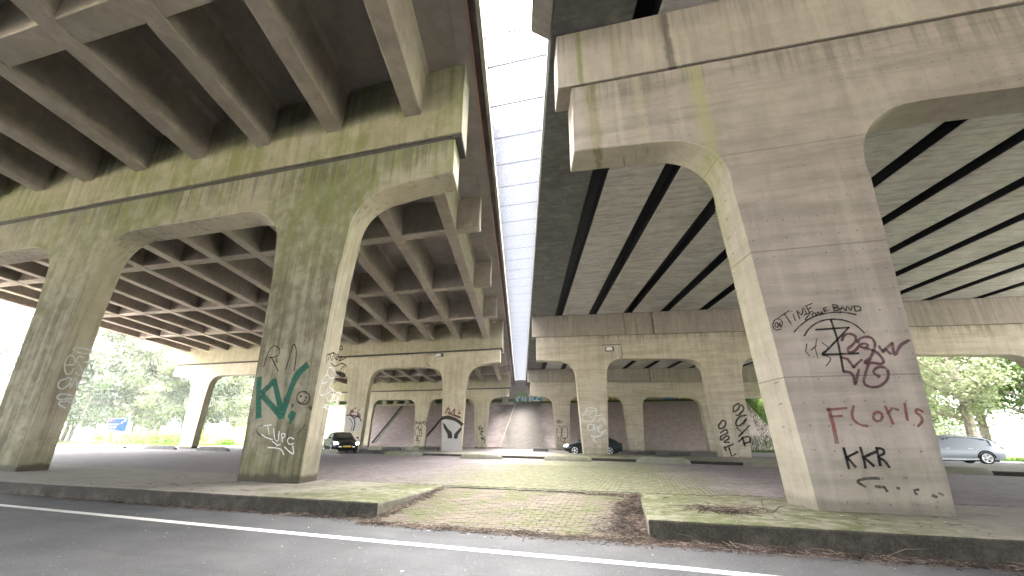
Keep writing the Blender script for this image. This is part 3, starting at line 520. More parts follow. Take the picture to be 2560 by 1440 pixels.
  ('s','black',0.05,[(-10.098,57.163,1.359),(-10.246,57.163,1.094),(-9.968,57.163,0.965)]),
  ('s','black',0.05,[(-9.886,57.163,1.361),(-9.535,57.163,1.363),(-9.832,57.163,0.835),(-9.479,57.163,0.904)]),
 ]),
 'wall': ((0.0, -1.0, 0.0), [
  ('f','moss',0,[(-21.055,74.5,8.94),(-18.139,74.5,8.883),(-18.149,74.5,7.07),(-21.041,74.5,7.108)]),
  ('f','teal',0,[(-20.671,74.5,7.733),(-20.224,74.5,8.148),(-19.925,74.5,8.424),(-19.922,74.5,7.163),(-20.406,74.5,7.169)]),
  ('f','teal',0,[(-18.883,74.5,8.265),(-18.365,74.5,8.116),(-18.293,74.5,7.697),(-18.517,74.5,7.144),(-18.959,74.5,7.22)]),
  ('f','teal',0,[(-18.143,74.5,8.252),(-16.966,74.5,8.371),(-16.24,74.5,8.081),(-16.176,74.5,7.457),(-16.543,74.5,7.187),(-17.782,74.5,7.204),(-18.072,74.5,7.693)]),
  ('s','white',0.16,[(-20.406,74.5,7.204),(-20.671,74.5,7.733),(-20.747,74.5,7.945),(-20.149,74.5,8.252)]),
  ('s','white',0.14,[(-19.738,74.5,8.28),(-19.737,74.5,7.719)]),
  ('s','white',0.14,[(-19.254,74.5,8.131),(-19.217,74.5,7.432)]),
  ('s','white',0.16,[(-18.548,74.5,8.61),(-18.366,74.5,7.907),(-18.553,74.5,7.145)]),
  ('s','white',0.16,[(-18.221,74.5,7.487),(-17.966,74.5,7.102)]),
  ('s','white',0.14,[(-17.996,74.5,8.18),(-17.852,74.5,7.62),(-16.684,74.5,7.499)]),
  ('s','white',0.12,[(-17.266,74.5,7.681),(-16.968,74.5,8.162),(-16.457,74.5,8.154)]),
  ('f','lime',0,[(-15.37,74.5,8.066),(-14.578,74.5,8.053),(-14.599,74.5,7.058),(-15.388,74.5,7.068)]),
 ]),
 'wall2': ((0.0, -1.0, 0.0), [
  ('f','blue',0,[(3.208,74.5,7.608),(3.591,74.5,8.082),(4.401,74.5,7.845),(4.842,74.5,8.094),(5.199,74.5,7.575),(4.677,74.5,7.328),(3.858,74.5,7.426)]),
  ('s','black',0.12,[(5.484,74.5,7.911),(5.281,74.5,7.574),(5.614,74.5,7.603),(5.317,74.5,7.149)]),
  ('f','orange',0,[(5.74,74.5,7.992),(6.549,74.5,7.893),(7.534,74.5,7.96),(8.61,74.5,7.52),(8.862,74.5,6.981),(5.468,74.5,7.028)]),
  ('s','black',0.1,[(6.212,74.5,7.814),(6.0,74.5,7.393),(6.509,74.5,7.554),(6.288,74.5,7.051)]),
  ('s','black',0.1,[(7.027,74.5,7.799),(6.776,74.5,7.044),(7.341,74.5,7.71),(7.594,74.5,7.116)]),
  ('f','yellow',0,[(-5.149,74.5,8.063),(-4.523,74.5,8.087),(-3.674,74.5,7.543),(-3.617,74.5,7.104),(-5.12,74.5,7.125)]),
  ('s','black',0.12,[(-4.891,74.5,7.916),(-4.759,74.5,7.208)]),
  ('s','black',0.12,[(-4.192,74.5,7.728),(-3.963,74.5,7.196)]),
  ('f','lime',0,[(-11.202,74.5,7.57),(-10.161,74.5,8.042),(-10.103,74.5,7.194),(-11.216,74.5,7.209)]),
 ]),
}
# ------------------------------------------------------------------ graffiti strokes (on the column faces, metres)
def graffiti(key, part, name, label, off=.005, dxyz=(0, 0, 0)):
    n, items = GRAF[key]; n = Vector(n); mats = []; mb = MB(); edge = []
    for k, (kind, col, wd, pts) in enumerate(items):
        if col not in mats: mats.append(col)
        mi = mats.index(col); o = n*(off + .00035*k)
        P = [Vector(p)+o+Vector(dxyz) for p in pts]
        if kind == 'f':
            mb.add([tuple(p) for p in P], [tuple(range(len(P)))], mi); continue
        # smooth the stroke
        if len(P) > 3:
            Q = []
            for i in range(len(P)-1):
                a, b, c, d = P[max(i-1, 0)], P[i], P[i+1], P[min(i+2, len(P)-1)]
                for t in (0, .33, .67):
                    Q.append(.5*((2*b)+(c-a)*t+(2*a-5*b+4*c-d)*t*t+(3*b-a-3*c+d)*t**3))
            P = Q+[P[-1]]
        h = wd*(.6 if col == 'green' else .48 if P[0].y < 20 else .8); L = []; Cn = []; Rr = []
        for i, p in enumerate(P):
            d = (P[min(i+1, len(P)-1)]-P[max(i-1, 0)])
            d = d.normalized() if d.length > 1e-6 else Vector((0, 0, 1))
            s = n.cross(d).normalized(); k2 = h*(.85+.3*random.random())
            e = -d*h*.6 if i == 0 else (d*h*.6 if i == len(P)-1 else Vector((0, 0, 0)))
            L.append(tuple(p+s*k2+e)); Cn.append(tuple(p+e)); Rr.append(tuple(p-s*k2+e))
        m = len(P); E0 = len(mb.v); mb.add(L+Cn+Rr, [(i, i+1, m+i+1, m+i) for i in range(m-1)]+[(m+i, m+i+1, 2*m+i+1, 2*m+i) for i in range(m-1)], mi)
        edge += [(E0+i, 1.) for i in range(m)]+[(E0+2*m+i, 1.) for i in range(m)]
    ob = build_under(mb, name, [M[c] for c in mats], part) if part.parent else mb.build(name, [M[c] for c in mats], part)
    at = ob.data.attributes.new('edge', 'FLOAT', 'POINT')
    for i_, v_ in edge: at.data[i_].value = v_
    if label: ob['label'] = label
    return ob

# ------------------------------------------------------------------ left viaduct piers
L_FR = [(.31, 6.1), (.345, 6.4), (.43, 6.65), (.56, 6.86), (.74, 7.04), (.97, 7.18), (1.25, 7.27), (1.6, 7.31)]
L_FL = [(-.31, 6.1), (-.35, 6.35), (-.45, 6.6), (-.62, 6.84), (-.84, 7.03), (-1.1, 7.17), (-1.35, 7.25), (-1.65, 7.30)]
def crom(pts, k=3):
    q = []
    for i in range(len(pts)-1):
        a, b_, c, d = (Vector(pts[j]) for j in (max(i-1, 0), i, i+1, min(i+2, len(pts)-1)))
        for t in (j/k for j in range(k)): v = .5*((2*b_)+(c-a)*t+(2*a-5*b_+4*c-d)*t*t+(3*b_-a-3*c+d)*t**3); q.append((v.x, v.y))
    return q+[pts[-1]]
L_FR = crom(L_FR); L_FL = crom(L_FL)
LX = [(-9.121-9.484*k, -7.404-9.484*k) for k in range(4)]
def left_pier(i, label):
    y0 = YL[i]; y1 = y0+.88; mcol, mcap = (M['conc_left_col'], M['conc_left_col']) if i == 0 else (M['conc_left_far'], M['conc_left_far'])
    t = thing('bridge_pier', label, 'bridge pier', ML(-22, y0, 0)[:2]+(0,), 'concrete piers under the left viaduct')
    cols = []
    for xl, xr in LX:
        def T(x, y, z): q = ML(x, y, z); return (q[0], q[1], z if z < .5 else z+(q[2]-z)*(z/6.1))
        mb = MB(); mb.prism([(xl, -.03), (xr, -.03), (xr+.175, 5.0), (xr+.31, 6.1), (xl-.31, 6.1), (xl-.19, 5.0)], y0, y1, T)
        cols.append(mb.build('column', mcol, t, bevel=.03, nobevel=lambda P_: P_.z > 5.2))
    prof = []
    for k in (3, 2, 1, 0):
        xl, xr = LX[k]
        if k == 3: prof += [(xl-3.22, 7.46), (xl-2.2, 7.40)]
        prof += [(xl+a, b) for a, b in L_FL[::-1]]
        prof += [(xr+a, b) for a, b in L_FR]
        if k == 0: prof += [(xr+2.19, 7.41), (xr+3.24, 7.46)]
    prof += [(LX[0][1]+3.24, 8.5), (LX[3][0]-3.22, 8.5)]
    mb = MB(); mb.prism(prof, y0, y1, ML); mb.build('pier_cap', mcap, t, bevel=.03, nobevel=lambda P_: P_.z < 6.4+G*(P_.y-8.7)+.2-.2 and abs(P_.z-(6.1+G*(P_.y-8.7)+.0022*(P_.x-TT*(P_.y-8.7)+4.16))) < .03)
    mb = MB(); mb.box(LX[3][0]-3.1, LX[0][1]+3.12, y0+.06, y1-.06, 8.5, 8.66, ML); mb.build('bearing_strip', M['bearing'], t)
    return t, cols
lp1, lc1 = left_pier(0, 'nearest mossy concrete pier of the left viaduct, with green letters painted on one column')
lp2, lc2 = left_pier(1, 'middle pier of the left viaduct, with a red crown painted on one column')
lp3, lc3 = left_pier(2, 'farthest pier of the left viaduct, standing before the paved abutment slope')
graffiti('l1_kw', lc1[0], 'graffiti', 'thick green letters KV'); graffiti('l1_ra', lc1[0], 'graffiti', 'thin black letters and strokes', .009)
graffiti('l1_smile', lc1[0], 'graffiti', 'black smiling face', .011); graffiti('l1_white', lc1[0], 'graffiti', 'white scribble', .012)
graffiti('l1_rez', lc1[0], 'graffiti', 'black tag on the pale side face'); graffiti('l1_esta', lc1[0], 'graffiti', 'white tag on the pale side face', .008)
graffiti('l1b_esta', lc1[1], 'graffiti', 'white writing esta one')
graffiti('l2_crown', lc2[0], 'graffiti', 'red crown over a dark and pale emblem'); graffiti('l2b_throw', lc2[1], 'graffiti', 'pale bubble letters under a red cap')
graffiti('l3_tag', lc3[0], 'graffiti', 'black vertical tag'); graffiti('l3b_tag', lc3[1], 'graffiti', 'small black tags')

# ------------------------------------------------------------------ right viaduct piers
RX = [(2.393+8.92*k, 4.052+8.92*k) for k in range(4)]
R_FL = [(-.345, 5.68), (-.36, 6.02), (-.42, 6.26), (-.53, 6.47), (-.69, 6.66), (-.90, 6.81), (-1.16, 6.92), (-1.45, 6.97), (-1.8, 6.99)]
R_FR = [(.225, 5.68), (.24, 6.0), (.31, 6.35), (.44, 6.62), (.62, 6.82), (.86, 6.98), (1.15, 7.05), (1.5, 7.07)]
R_FL = crom(R_FL); R_FR = crom(R_FR)
def right_pier(i, label):
    y0 = YR[i]; y1 = y0+.78; mat = M['conc_right'] if i == 0 else M['conc_right_far']
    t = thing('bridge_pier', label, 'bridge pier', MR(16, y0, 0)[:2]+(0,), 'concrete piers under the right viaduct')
    cols = []
    for xl, xr in RX:
        def T(x, y, z): q = MR(x, y, z); return (q[0], q[1], z if z < .5 else z+(q[2]-z)*(z/5.68))
        mb = MB(); mb.prism([(xl, -.03), (xr, -.03), (xr+.2, 5.0), (xr+.225, 5.68), (xl-.345, 5.68), (xl-.265, 4.5)], y0, y1, T)
        cols.append(mb.build('column', mat, t, bevel=.03, nobevel=lambda P_: P_.z > 4.4))
    prof = [(-.967, 7.04), (.35, 7.0)]
    for k in range(4):
        xl, xr = RX[k]
        prof += [(xl+a, b) for a, b in R_FL[::-1]] + [(xr+a, b) for a, b in R_FR]
    prof += [(RX[3][1]+3.3, 7.1), (RX[3][1]+3.3, 8.83), (-.967, 8.83)]
    mb = MB(); mb.prism(prof, y0, y1, MR); mb.build('pier_cap', mat, t, bevel=.03, nobevel=lambda P_: abs(P_.z-(5.68+G*(P_.y-8.14)-.0267*(P_.x-TT*(P_.y-8.14)+.967))) < .03)
    mb = MB(); mb.box(-.85, RX[3][1]+3.2, y0+.05, y1-.05, 8.83, 8.865, MR); mb.build('bearing_strip', M['bearing'], t)
    return t, cols
rp1, rc1 = right_pier(0, 'nearest pale pier of the right viaduct, its column covered in band graffiti')
rp2, rc2 = right_pier(1, 'middle pale pier of the right viaduct, with a dark car passing behind it')
rp3, rc3 = right_pier(2, 'farthest pale pier of the right viaduct, in front of the painted abutment wall')
graffiti('r1_band', rc1[0], 'graffiti', 'black writing @TIME ZONE BAND over an emblem', .006); graffiti('r1_maroon', rc1[0], 'graffiti', 'maroon looping tag', .013)
graffiti('r1_faded', rc1[0], 'graffiti', 'faded grey strokes', .004); graffiti('r1_floris', rc1[0], 'graffiti', 'red name FLoris')
graffiti('r1_kkr', rc1[0], 'graffiti', 'black letters KKR'); graffiti('r1_arrow', rc1[0], 'graffiti', 'faded grey arrow on the side face')
graffiti('r2_esta', rc2[0], 'graffiti', 'white writing esta one'); graffiti('r2b_tag', rc2[1], 'graffiti', 'tall black tags')
graffiti('r3_tag', rc3[0], 'graffiti', 'small black tags')

# ------------------------------------------------------------------ left deck: slab, ribs, girders, crossbeams, edge
Y0D, Y1D = -60.0, 75.6
ld = thing('bridge_deck', 'left viaduct deck with deep concrete ribs crossed by girders', 'bridge deck', ML(-22, 8.7, 0))
def MLd(x, y, z): a = ML(x, y, z); return (a[0], a[1], a[2]-.0125*(x+5.5))
for k in range(14):
    xc = -5.512-2.617*k
    mb = MB(); mb.prism([(xc-.265, 9.545), (xc+.265, 9.545), (xc+.29, 10.85), (xc+.40, 11.04), (xc-.40, 11.04), (xc-.29, 10.85)], Y0D, Y1D, MLd)
    mb.build('rib', M['conc_deck'], ld, bevel=.03)
for k, (ya, yb) in enumerate(((-8.5, -7.9), (-2.2, -1.6), (3.95, 4.6), (15.35, 15.9), (22.15, 22.7), (28.4, 28.95), (41.3, 41.85), (47.8, 48.35), (54.3, 54.85), (67.3, 67.9), (73.6, 74.4))):
    mb = MB(); mb.box(-41.0, -4.17, ya, yb, 9.57, 11.05, MLd); mb.build('cross_girder', M['conc_deck'], ld, bevel=.05 if k == 3 else .03)
for y in YL:
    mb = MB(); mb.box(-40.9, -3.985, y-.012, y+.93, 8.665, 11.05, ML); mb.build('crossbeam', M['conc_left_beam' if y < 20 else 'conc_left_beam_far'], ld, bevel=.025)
    mb = MB(); mb.box(-4.25, -3.985, y+.02, y+.9, 8.53, 8.66, ML); mb.build('crossbeam_nib', M['bearing'], ld)
mb = MB(); mb.box(-41.6, -4.2, Y0D, Y1D, 11.035, 11.35, MLd); mb.build('deck_slab', M['conc_slab'], ld)
mb = MB(); mb.box(-4.2, -3.745, Y0D, Y1D, 11.005, 11.36, ML); mb.build('edge_beam', M['conc_slab'], ld, bevel=.02)
mb = MB(); mb.box(-3.745, -3.525, Y0D, Y1D, 11.045, 11.37, ML); mb.build('drip_band', M['rust_dark'], ld)
mb = MB(); mb.box(-3.525, -3.41, Y0D, Y1D, 11.0, 12.1, ML); mb.build('parapet', M['conc_far'], ld, bevel=.02)
mb = MB(); mb.tube([ML(-3.735, y, 11.0) for y in (Y0D, 0, 8, 16, 30, 50, Y1D)], .022, 8); mb.build('copper_pipe', M['copper'], ld)
mb = MB(); mb.box(-42.1, -41.6, Y0D, Y1D, 10.75, 12.1, MLd); mb.build('edge_beam', M['conc_deck'], ld, bevel=.03)
mb = MB(); mb.box(-41.6, -41.2, Y0D, Y1D, 10.4, 11.0, MLd); mb.build('edge_beam', M['conc_deck'], ld, bevel=.03)

# ------------------------------------------------------------------ right deck: box beams with dark gaps
rd = thing('bridge_deck', 'right viaduct deck of pale box beams split by black gaps', 'bridge deck', MR(16, 8.1, 0))
def beam_x(n): return (-1.43, .56) if n == 0 else (1.16+2.635*(n-1), 1.16+2.635*(n-1)+2.02)
for n in range(14):
    a, b = beam_x(n)
    mb = MB(); mb.prism([(a+.03, 10.535), (b-.03, 10.535), (b, 10.565), (b, 11.5), (a, 11.5), (a, 10.565)], Y0D, Y1D, MR)
    for k_ in (4, 6):                                  # beam flanks painted near-black for the shade and dirt inside the gaps
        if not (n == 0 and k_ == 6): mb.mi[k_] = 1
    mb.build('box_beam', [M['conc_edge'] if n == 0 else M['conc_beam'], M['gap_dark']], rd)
    c = beam_x(n+1)[0]
    yy = Y0D
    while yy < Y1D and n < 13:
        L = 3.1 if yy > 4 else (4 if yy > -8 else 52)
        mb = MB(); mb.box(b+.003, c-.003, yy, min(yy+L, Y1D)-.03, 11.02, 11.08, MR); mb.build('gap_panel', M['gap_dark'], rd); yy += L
for y in YR:
    mb = MB(); mb.box(-1.294, RX[3][1]+3.6, y-.035, y+.76, 8.865, 10.508, MR); mb.build('crossbeam', M['conc_right_beam'], rd, bevel=.02)
    mb = MB(); mb.box(-1.2, RX[3][1]+3.5, y+.02, y+.7, 10.508, 10.535, MR); mb.build('bearing_strip', M['bearing'], rd)
mb = MB(); mb.box(-1.44, 34.9, Y0D, Y1D, 11.5, 11.75, MR); mb.build('deck_slab', M['conc_slab'], rd)
mb = MB(); mb.prism([(-1.434, 10.54), (-1.434, 11.45), (-1.93, 11.45), (-1.93, 11.0)], Y0D, 8.24, MR); mb.build('edge_wing', M['conc_right_beam'], rd, bevel=.02)
mb = MB(); mb.box(-1.47, -1.435, 8.26, Y1D, 10.75, 10.95, MR); mb.build('edge_trim', M['conc_far'], rd)

# ------------------------------------------------------------------ light grating between the decks
lg = thing('light_grating', 'pale steel grating that bridges the gap between both decks', 'grating', (-2.5, 8.2, 11.2))
def gap(y): return ML(-3.41, y, 0)[0]+.01, (MR(-1.42, y, 0)[0] if y > 8.24 else MR(-1.95, y, 0)[0])-.01
def make_panel(y0, L):
    mb = MB(); zc = 11.27+G*(y0-8.7)
    def xr(y): return gap(y) if y0 >= 8.23 else (ML(-3.40, y, 0)[0], MR(-1.94, y, 0)[0])
    n = int(L/.036)
    for i in range(n):
        y = y0+.02+(L-.03)*(i+.5)/n; a, b = xr(y)
        zz = zc+G*(y-y0)
        mb.add([(a, y, zz), (b, y, zz), (b, y, zz+.028), (a, y, zz+.028), (a, y+.004, zz), (b, y+.004, zz), (b, y+.004, zz+.028), (a, y+.004, zz+.028)], [(0, 1, 2, 3), (4, 7, 6, 5), (0, 4, 5, 1), (3, 2, 6, 7)])
    for i in range(24):
        f = (i+.5)/24
        q = []
        for y in (y0+.01, y0+L-.01):
            a, b = xr(y); x = a+(b-a)*f; zz = zc+G*(y-y0)
            q += [(x-.002, y, zz+.006), (x+.002, y, zz+.006), (x+.002, y, zz+.022), (x-.002, y, zz+.022)]
        mb.add(q, [(0, 1, 5, 4), (1, 2, 6, 5), (2, 3, 7, 6), (3, 0, 4, 7)])
    for y in (y0+.006, y0+L-.012):
        a, b = xr(y); zz = zc+G*(y-y0)
        mb.add([(a, y, zz-.004), (b, y, zz-.004), (b, y, zz+.033), (a, y, zz+.033), (a, y+.007, zz-.004), (b, y+.007, zz-.004), (b, y+.007, zz+.033), (a, y+.007, zz+.033)], [(0, 1, 2, 3), (4, 7, 6, 5), (0, 4, 5, 1), (3, 2, 6, 7)], 1)
    mb.build('grating_panel', [M['grating'], M['grating_frame']], lg)
yy = 8.24-1.52*6
while yy < 8.1: make_panel(yy, 1.50); yy += 1.52
make_panel(8.26, .98)
yy = 9.26
while yy < 71.5: make_panel(yy, 1.50); yy += 1.52
mb = MB()
for k in range(2): mb.add([(gap(y)[k], y, 11.2+G*(y-8.7)+dz) for y in (yy, 75.6) for dz in (0, .15)], [])
mb.f = [(0, 2, 6, 4), (1, 5, 7, 3), (0, 1, 3, 2), (4, 6, 7, 5), (0, 4, 5, 1), (2, 3, 7, 6)]; mb.mi = [0]*6
mb.build('light_stop_slab', M['conc_far'], lg)  # added slab that keeps gap light off the top of the slope
mb = MB()
a, b = ML(-3.4, 8.23, 0)[0], MR(-1.9, 8.23, 0)[0]
mb.tube([(a+(b-a)*i/36, 8.2+.012*math.sin(i*1.9), 11.2-.0*i+.016*math.cos(i*1.9)) for i in range(37)], .014, 6); mb.build('joint_cable', M['rust_dark'], lg)
# ------------------------------------------------------------------ ground materials
def asphalt():
    q = NT('asphalt'); p = q.pos()
    n = q.noise(p, 1.1, 5, .6); f = q.noise(p, 90, 3, .8); v = q.voro(p, 70)
    col = q.mix(q.mr(n, .35, .68), (0.034, 0.034, 0.037), (0.053, 0.053, 0.056))
    col = q.mix(q.mr(f, .48, .72, 0, .75), col, (0.151, 0.151, 0.151))
    sp = q.noise(p, 24, 2, .5); col = q.mix(q.mr(sp, .68, .74, 0, .6), col, (0.245, 0.238, 0.223))
    stv = q.scale(p, (.35, 2.2, 1)); ss = q.noise(stv, 1, 4, .6); col = q.mix(q.mr(ss, .52, .72, 0, .4), col, (0.025, 0.025, 0.027))
    return q.bsdf(col, .8, q.math('ADD', f, q.math('MULTIPLY', v, .8)), .5, .006, .3)
M['asphalt'] = asphalt()
def pavers(name, bump_only=False):
    q = NT(name); p = q.pos(); xyz = q.sep(p)
    n = q.noise(p, .5, 5, .6); m = q.noise(p, 2.2, 6, .65, .5); f = q.noise(p, 30, 4, .7)
    col = q.mix(q.mr(m, .3, .7), (0.132, 0.111, 0.114), (0.178, 0.154, 0.154))
    # individual brick tone
    bt = q.n('ShaderNodeTexBrick'); q.set(bt.inputs['Vector'], q.comb(xyz[1], xyz[0], 0)); bt.inputs['Scale'].default_value = 1.0
    bt.inputs['Brick Width'].default_value = .21; bt.inputs['Row Height'].default_value = .105; bt.inputs['Mortar Size'].default_value = .006
    bt.inputs['Color1'].default_value = (.55, .55, .55, 1); bt.inputs['Color2'].default_value = (1, 1, 1, 1); bt.inputs['Mortar'].default_value = (.3, .3, .3, 1)
    col = q.mix(.55, col, bt.outputs[0], 'MULTIPLY')
    # moss under the open gap between the decks, where rain comes down
    ax = q.math('ADD', q.math('ADD', xyz[0], q.math('MULTIPLY', xyz[1], .10)), q.math('MULTIPLY', q.math('SUBTRACT', n, .5), 6.0))
    a = q.mr(ax, -6.0, -2.2); b = q.mr(ax, 1.6, 4.0, 1, 0)
    mk = q.math('MULTIPLY', q.math('MULTIPLY', a, b), q.mr(xyz[1], 22, 27, 1, 0))
    mk = q.math('MULTIPLY', mk, q.mr(m, .22, .55, .35, 1))
    col = q.mix(q.math('MULTIPLY', mk, .8), col, q.mix(q.mr(f, .3, .7), (0.040, 0.047, 0.011), (0.07, 0.076, 0.023)))
    hi = q.math('MULTIPLY', mk, q.mr(q.noise(p, 5, 4, .6), .52, .68)); col = q.mix(q.math('MULTIPLY', hi, .45), col, (0.216, 0.202, 0.158))
    sp = q.noise(p, 11, 2, .5); col = q.mix(q.mr(sp, .71, .76, 0, .5), col, (0.043, 0.036, 0.032))
    return q.bsdf(col, .85, q.math('ADD', f, bt.outputs['Fac']), .4, .008, .25)
M['pavers'] = pavers('parking_bricks')
def rampbrick():
    q = NT('ramp_bricks'); p = q.pos(); xyz = q.sep(p)
    oi = q.n('ShaderNodeNewGeometry').outputs['Random Per Island']; rnd = q.n('ShaderNodeObjectInfo').outputs['Random']
    rr = q.math('FRACT', q.math('ADD', oi, rnd))
    n = q.noise(p, 1.5, 5, .6); f = q.noise(p, 40, 4, .7); m = q.noise(p, 5, 5, .6)
    col = q.mix(rr, (0.058, 0.048, 0.039), (0.088, 0.074, 0.058))
    col = q.mix(q.mr(q.math('ADD', n, q.math('MULTIPLY', rr, .12)), .50, .70, 0, .85), col, q.mix(q.mr(f, .3, .7), (0.036, 0.04, 0.013), (0.062, 0.066, 0.025)))
    col = q.mix(q.mr(m, .55, .75, 0, .4), col, (0.144, 0.122, 0.101))
    return q.bsdf(col, .85, f, .4, .006, .25)
M['rampbrick'] = rampbrick()
def slope_mat():
    q = NT('slope_bricks'); p = q.pos(); xyz = q.sep(p)
    n = q.noise(p, .25, 5, .6); m = q.noise(p, 1.4, 6, .65); f = q.noise(p, 8, 4, .7)
    sv = q.scale(p, (1.2, .3, .3)); s_ = q.noise(sv, 1, 4)
    col = q.mix(q.mr(m, .3, .7), (0.35, 0.285, 0.278), (0.45, 0.375, 0.362))
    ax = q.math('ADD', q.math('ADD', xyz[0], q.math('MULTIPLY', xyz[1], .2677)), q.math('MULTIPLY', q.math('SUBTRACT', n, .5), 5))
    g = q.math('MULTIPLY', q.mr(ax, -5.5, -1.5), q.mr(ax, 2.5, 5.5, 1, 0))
    col = q.mix(q.math('MULTIPLY', g, .9), col, q.mix(q.mr(m, .3, .7), (0.03, 0.028, 0.021), (0.045, 0.042, 0.032)))  # mossy middle strip painted darker to offset light from the gap
    bt = q.n('ShaderNodeTexBrick'); q.set(bt.inputs['Vector'], q.comb(xyz[0], xyz[2], 0)); bt.inputs['Scale'].default_value = 1.0
    bt.inputs['Brick Width'].default_value = .42; bt.inputs['Row Height'].default_value = .12; bt.inputs['Mortar Size'].default_value = .012
    bt.inputs['Color1'].default_value = (.75, .75, .75, 1); bt.inputs['Color2'].default_value = (1, 1, 1, 1); bt.inputs['Mortar'].default_value = (.4, .4, .4, 1)
    col = q.mix(.6, col, bt.outputs[0], 'MULTIPLY')
    sp = q.noise(p, 2.4, 3, .6); col = q.mix(q.mr(sp, .66, .72, 0, .5), col, (0.360, 0.338, 0.302))
    return q.bsdf(col, .9, f, .4, .03, .2)
M['slope'] = slope_mat()
def grassmat():
    q = NT('grass'); p = q.pos(); n = q.noise(p, .35, 6, .65); f = q.noise(p, 6, 5, .7)
    col = q.mix(q.mr(n, .3, .7), (.06, .10, .018), (.095, .135, .03)); col = q.mix(q.mr(f, .35, .7), col, (.045, .075, .014))
    xyz = q.sep(p); vf = q.mr(q.math('ADD', xyz[1], q.math('MULTIPLY', n, 14)), 8, 16, 1, 0)
    col = q.mix(q.math('MULTIPLY', vf, .9), col, q.mix(q.mr(f, .3, .7), (.15, .135, .10), (.20, .18, .14)))
    return q.bsdf(col, .95, f, .6, .08, .1)
M['grass'] = grassmat()
def plinth():
    q = NT('plinth_concrete'); p = q.pos(); xyz = q.sep(p); nz = q.sep(q.nor())[2]
    n = q.noise(p, .9, 6, .62, .3); m = q.noise(p, 4.5, 6, .65); f = q.noise(p, 34, 4, .7)
    col = q.mix(q.mr(m, .3, .7), (0.194, 0.176, 0.148), (0.144, 0.132, 0.112))
    col = q.mix(q.mr(n, .5, .72, 0, .6), col, (0.072, 0.065, 0.054))
    # moss where rain falls: near the open gap, on the upward faces and arris
    ax = q.math('ADD', xyz[0], q.math('MULTIPLY', q.math('SUBTRACT', n, .5), 4.5))
    g = q.math('MULTIPLY', q.mr(ax, -7.5, -4.6), q.mr(ax, 2.2, 5.0, 1, 0))
    g = q.math('MULTIPLY', g, q.mr(q.math('ADD', q.math('MULTIPLY', m, .6), q.math('MULTIPLY', n, .4)), .36, .58, .25, 1))
    up = q.mr(nz, .3, .8, .35, 1)
    col = q.mix(q.math('MULTIPLY', q.math('MULTIPLY', g, up), .9), col, q.mix(q.mr(f, .3, .7), (0.030, 0.039, 0.007), (0.055, 0.064, 0.017)))
    # black weathered crust of the vertical kerb face towards the road
    fr = q.math('MULTIPLY', q.mr(q.math('MULTIPLY', q.sep(q.nor())[1], -1), .6, .9), q.mr(q.math('ADD', m, q.math('MULTIPLY', xyz[2], .5)), .25, .5, .85, 1))
    col = q.mix(q.math('MULTIPLY', fr, .95), col, q.mix(q.mr(f, .4, .7), (0.016, 0.014, 0.012), (0.036, 0.032, 0.025)))
    return q.bsdf(col, .9, q.math('ADD', f, q.math('MULTIPLY', m, 2)), .45, .015, .2)
M['plinth'] = plinth()
M['stone'] = concrete('kerb_stone', (0.187, 0.180, 0.151), (0.137, 0.133, 0.112), .45, (0.094, 0.101, 0.043), .35, streak=0, seed=81)
M['stone_dark'] = concrete('kerb_stone_dark', (0.086, 0.083, 0.079), (0.061, 0.058, 0.058), .1, (0.072, 0.079, 0.036), .35, streak=0, seed=85)
def linepaint():
    q = NT('road_line'); p = q.pos(); f = q.noise(p, 45, 4, .7); n = q.noise(p, 3, 4)
    col = q.mix(q.mr(n, .3, .7), (0.446, 0.439, 0.418), (0.540, 0.533, 0.511)); col = q.mix(q.mr(f, .62, .74, 0, .7), col, (0.144, 0.144, 0.144))
    return q.bsdf(col, .7, f, .3, .004, .3)
M['line'] = linepaint()

# ------------------------------------------------------------------ terrain with the approach embankment
def hgt(x, y):
    base = -.30 if y < 9.2 else (-.06 if y > 10.2 else -.30+.24*(y-9.2))
    front = (y-63.3)*7.5/11.2
    left = (x+82)/2.6 if x < -40 else 99
    rt = (40-x)/2.0 if x > 0 else 99
    e = min(front, left, rt, 10.2)
    return max(base, e-.03) if e > 0 else base
def axis(lo, hi, fine_lo, fine_hi, st):
    a = [lo, lo*.6, lo*.35]; x = fine_lo
    while x <= fine_hi: a.append(x); x += st
    return sorted(set(a+[hi*.35, hi*.6, hi]))
xs = axis(-700, 700, -140, 110, 2.0); ys = axis(-500, 800, -40, 130, 1.7)
ys = sorted(set([y for y in ys if not 60 < y < 80]+[62+.0, 63.3, 64.4, 65.8, 67.2, 68.6, 70, 71.4, 72.8, 74.5, 76, 77.5, 78.53, 8.0, 9.2, 10.2]))
mb = MB(); nx_ = len(xs)
mb.v = [(x, y, hgt(x, y)) for y in ys for x in xs]
mb.f = [(j*nx_+i, j*nx_+i+1, (j+1)*nx_+i+1, (j+1)*nx_+i) for j in range(len(ys)-1) for i in range(nx_-1)]; mb.mi = [0]*len(mb.f)
struct(mb.build('ground', M['grass']))
def sheet(name, poly, z, mat, th=None):
    mb = MB()
    if th: mb.slab(poly, z-th, z)
    else: mb.add([(x, y, z) for x, y in poly], [tuple(range(len(poly)))])
    return struct(mb.build(name, mat))
front_edge = lambda x: 6.49-.021*(x+.05) if x > -.05 else 6.49-.036*(x+.05)
sheet('road', [(-90, 9.6), (-90, -60), (70, -60), (70, 4.9), (.0, 9.2), (-4.3, 9.2)], -.255, M['asphalt'])
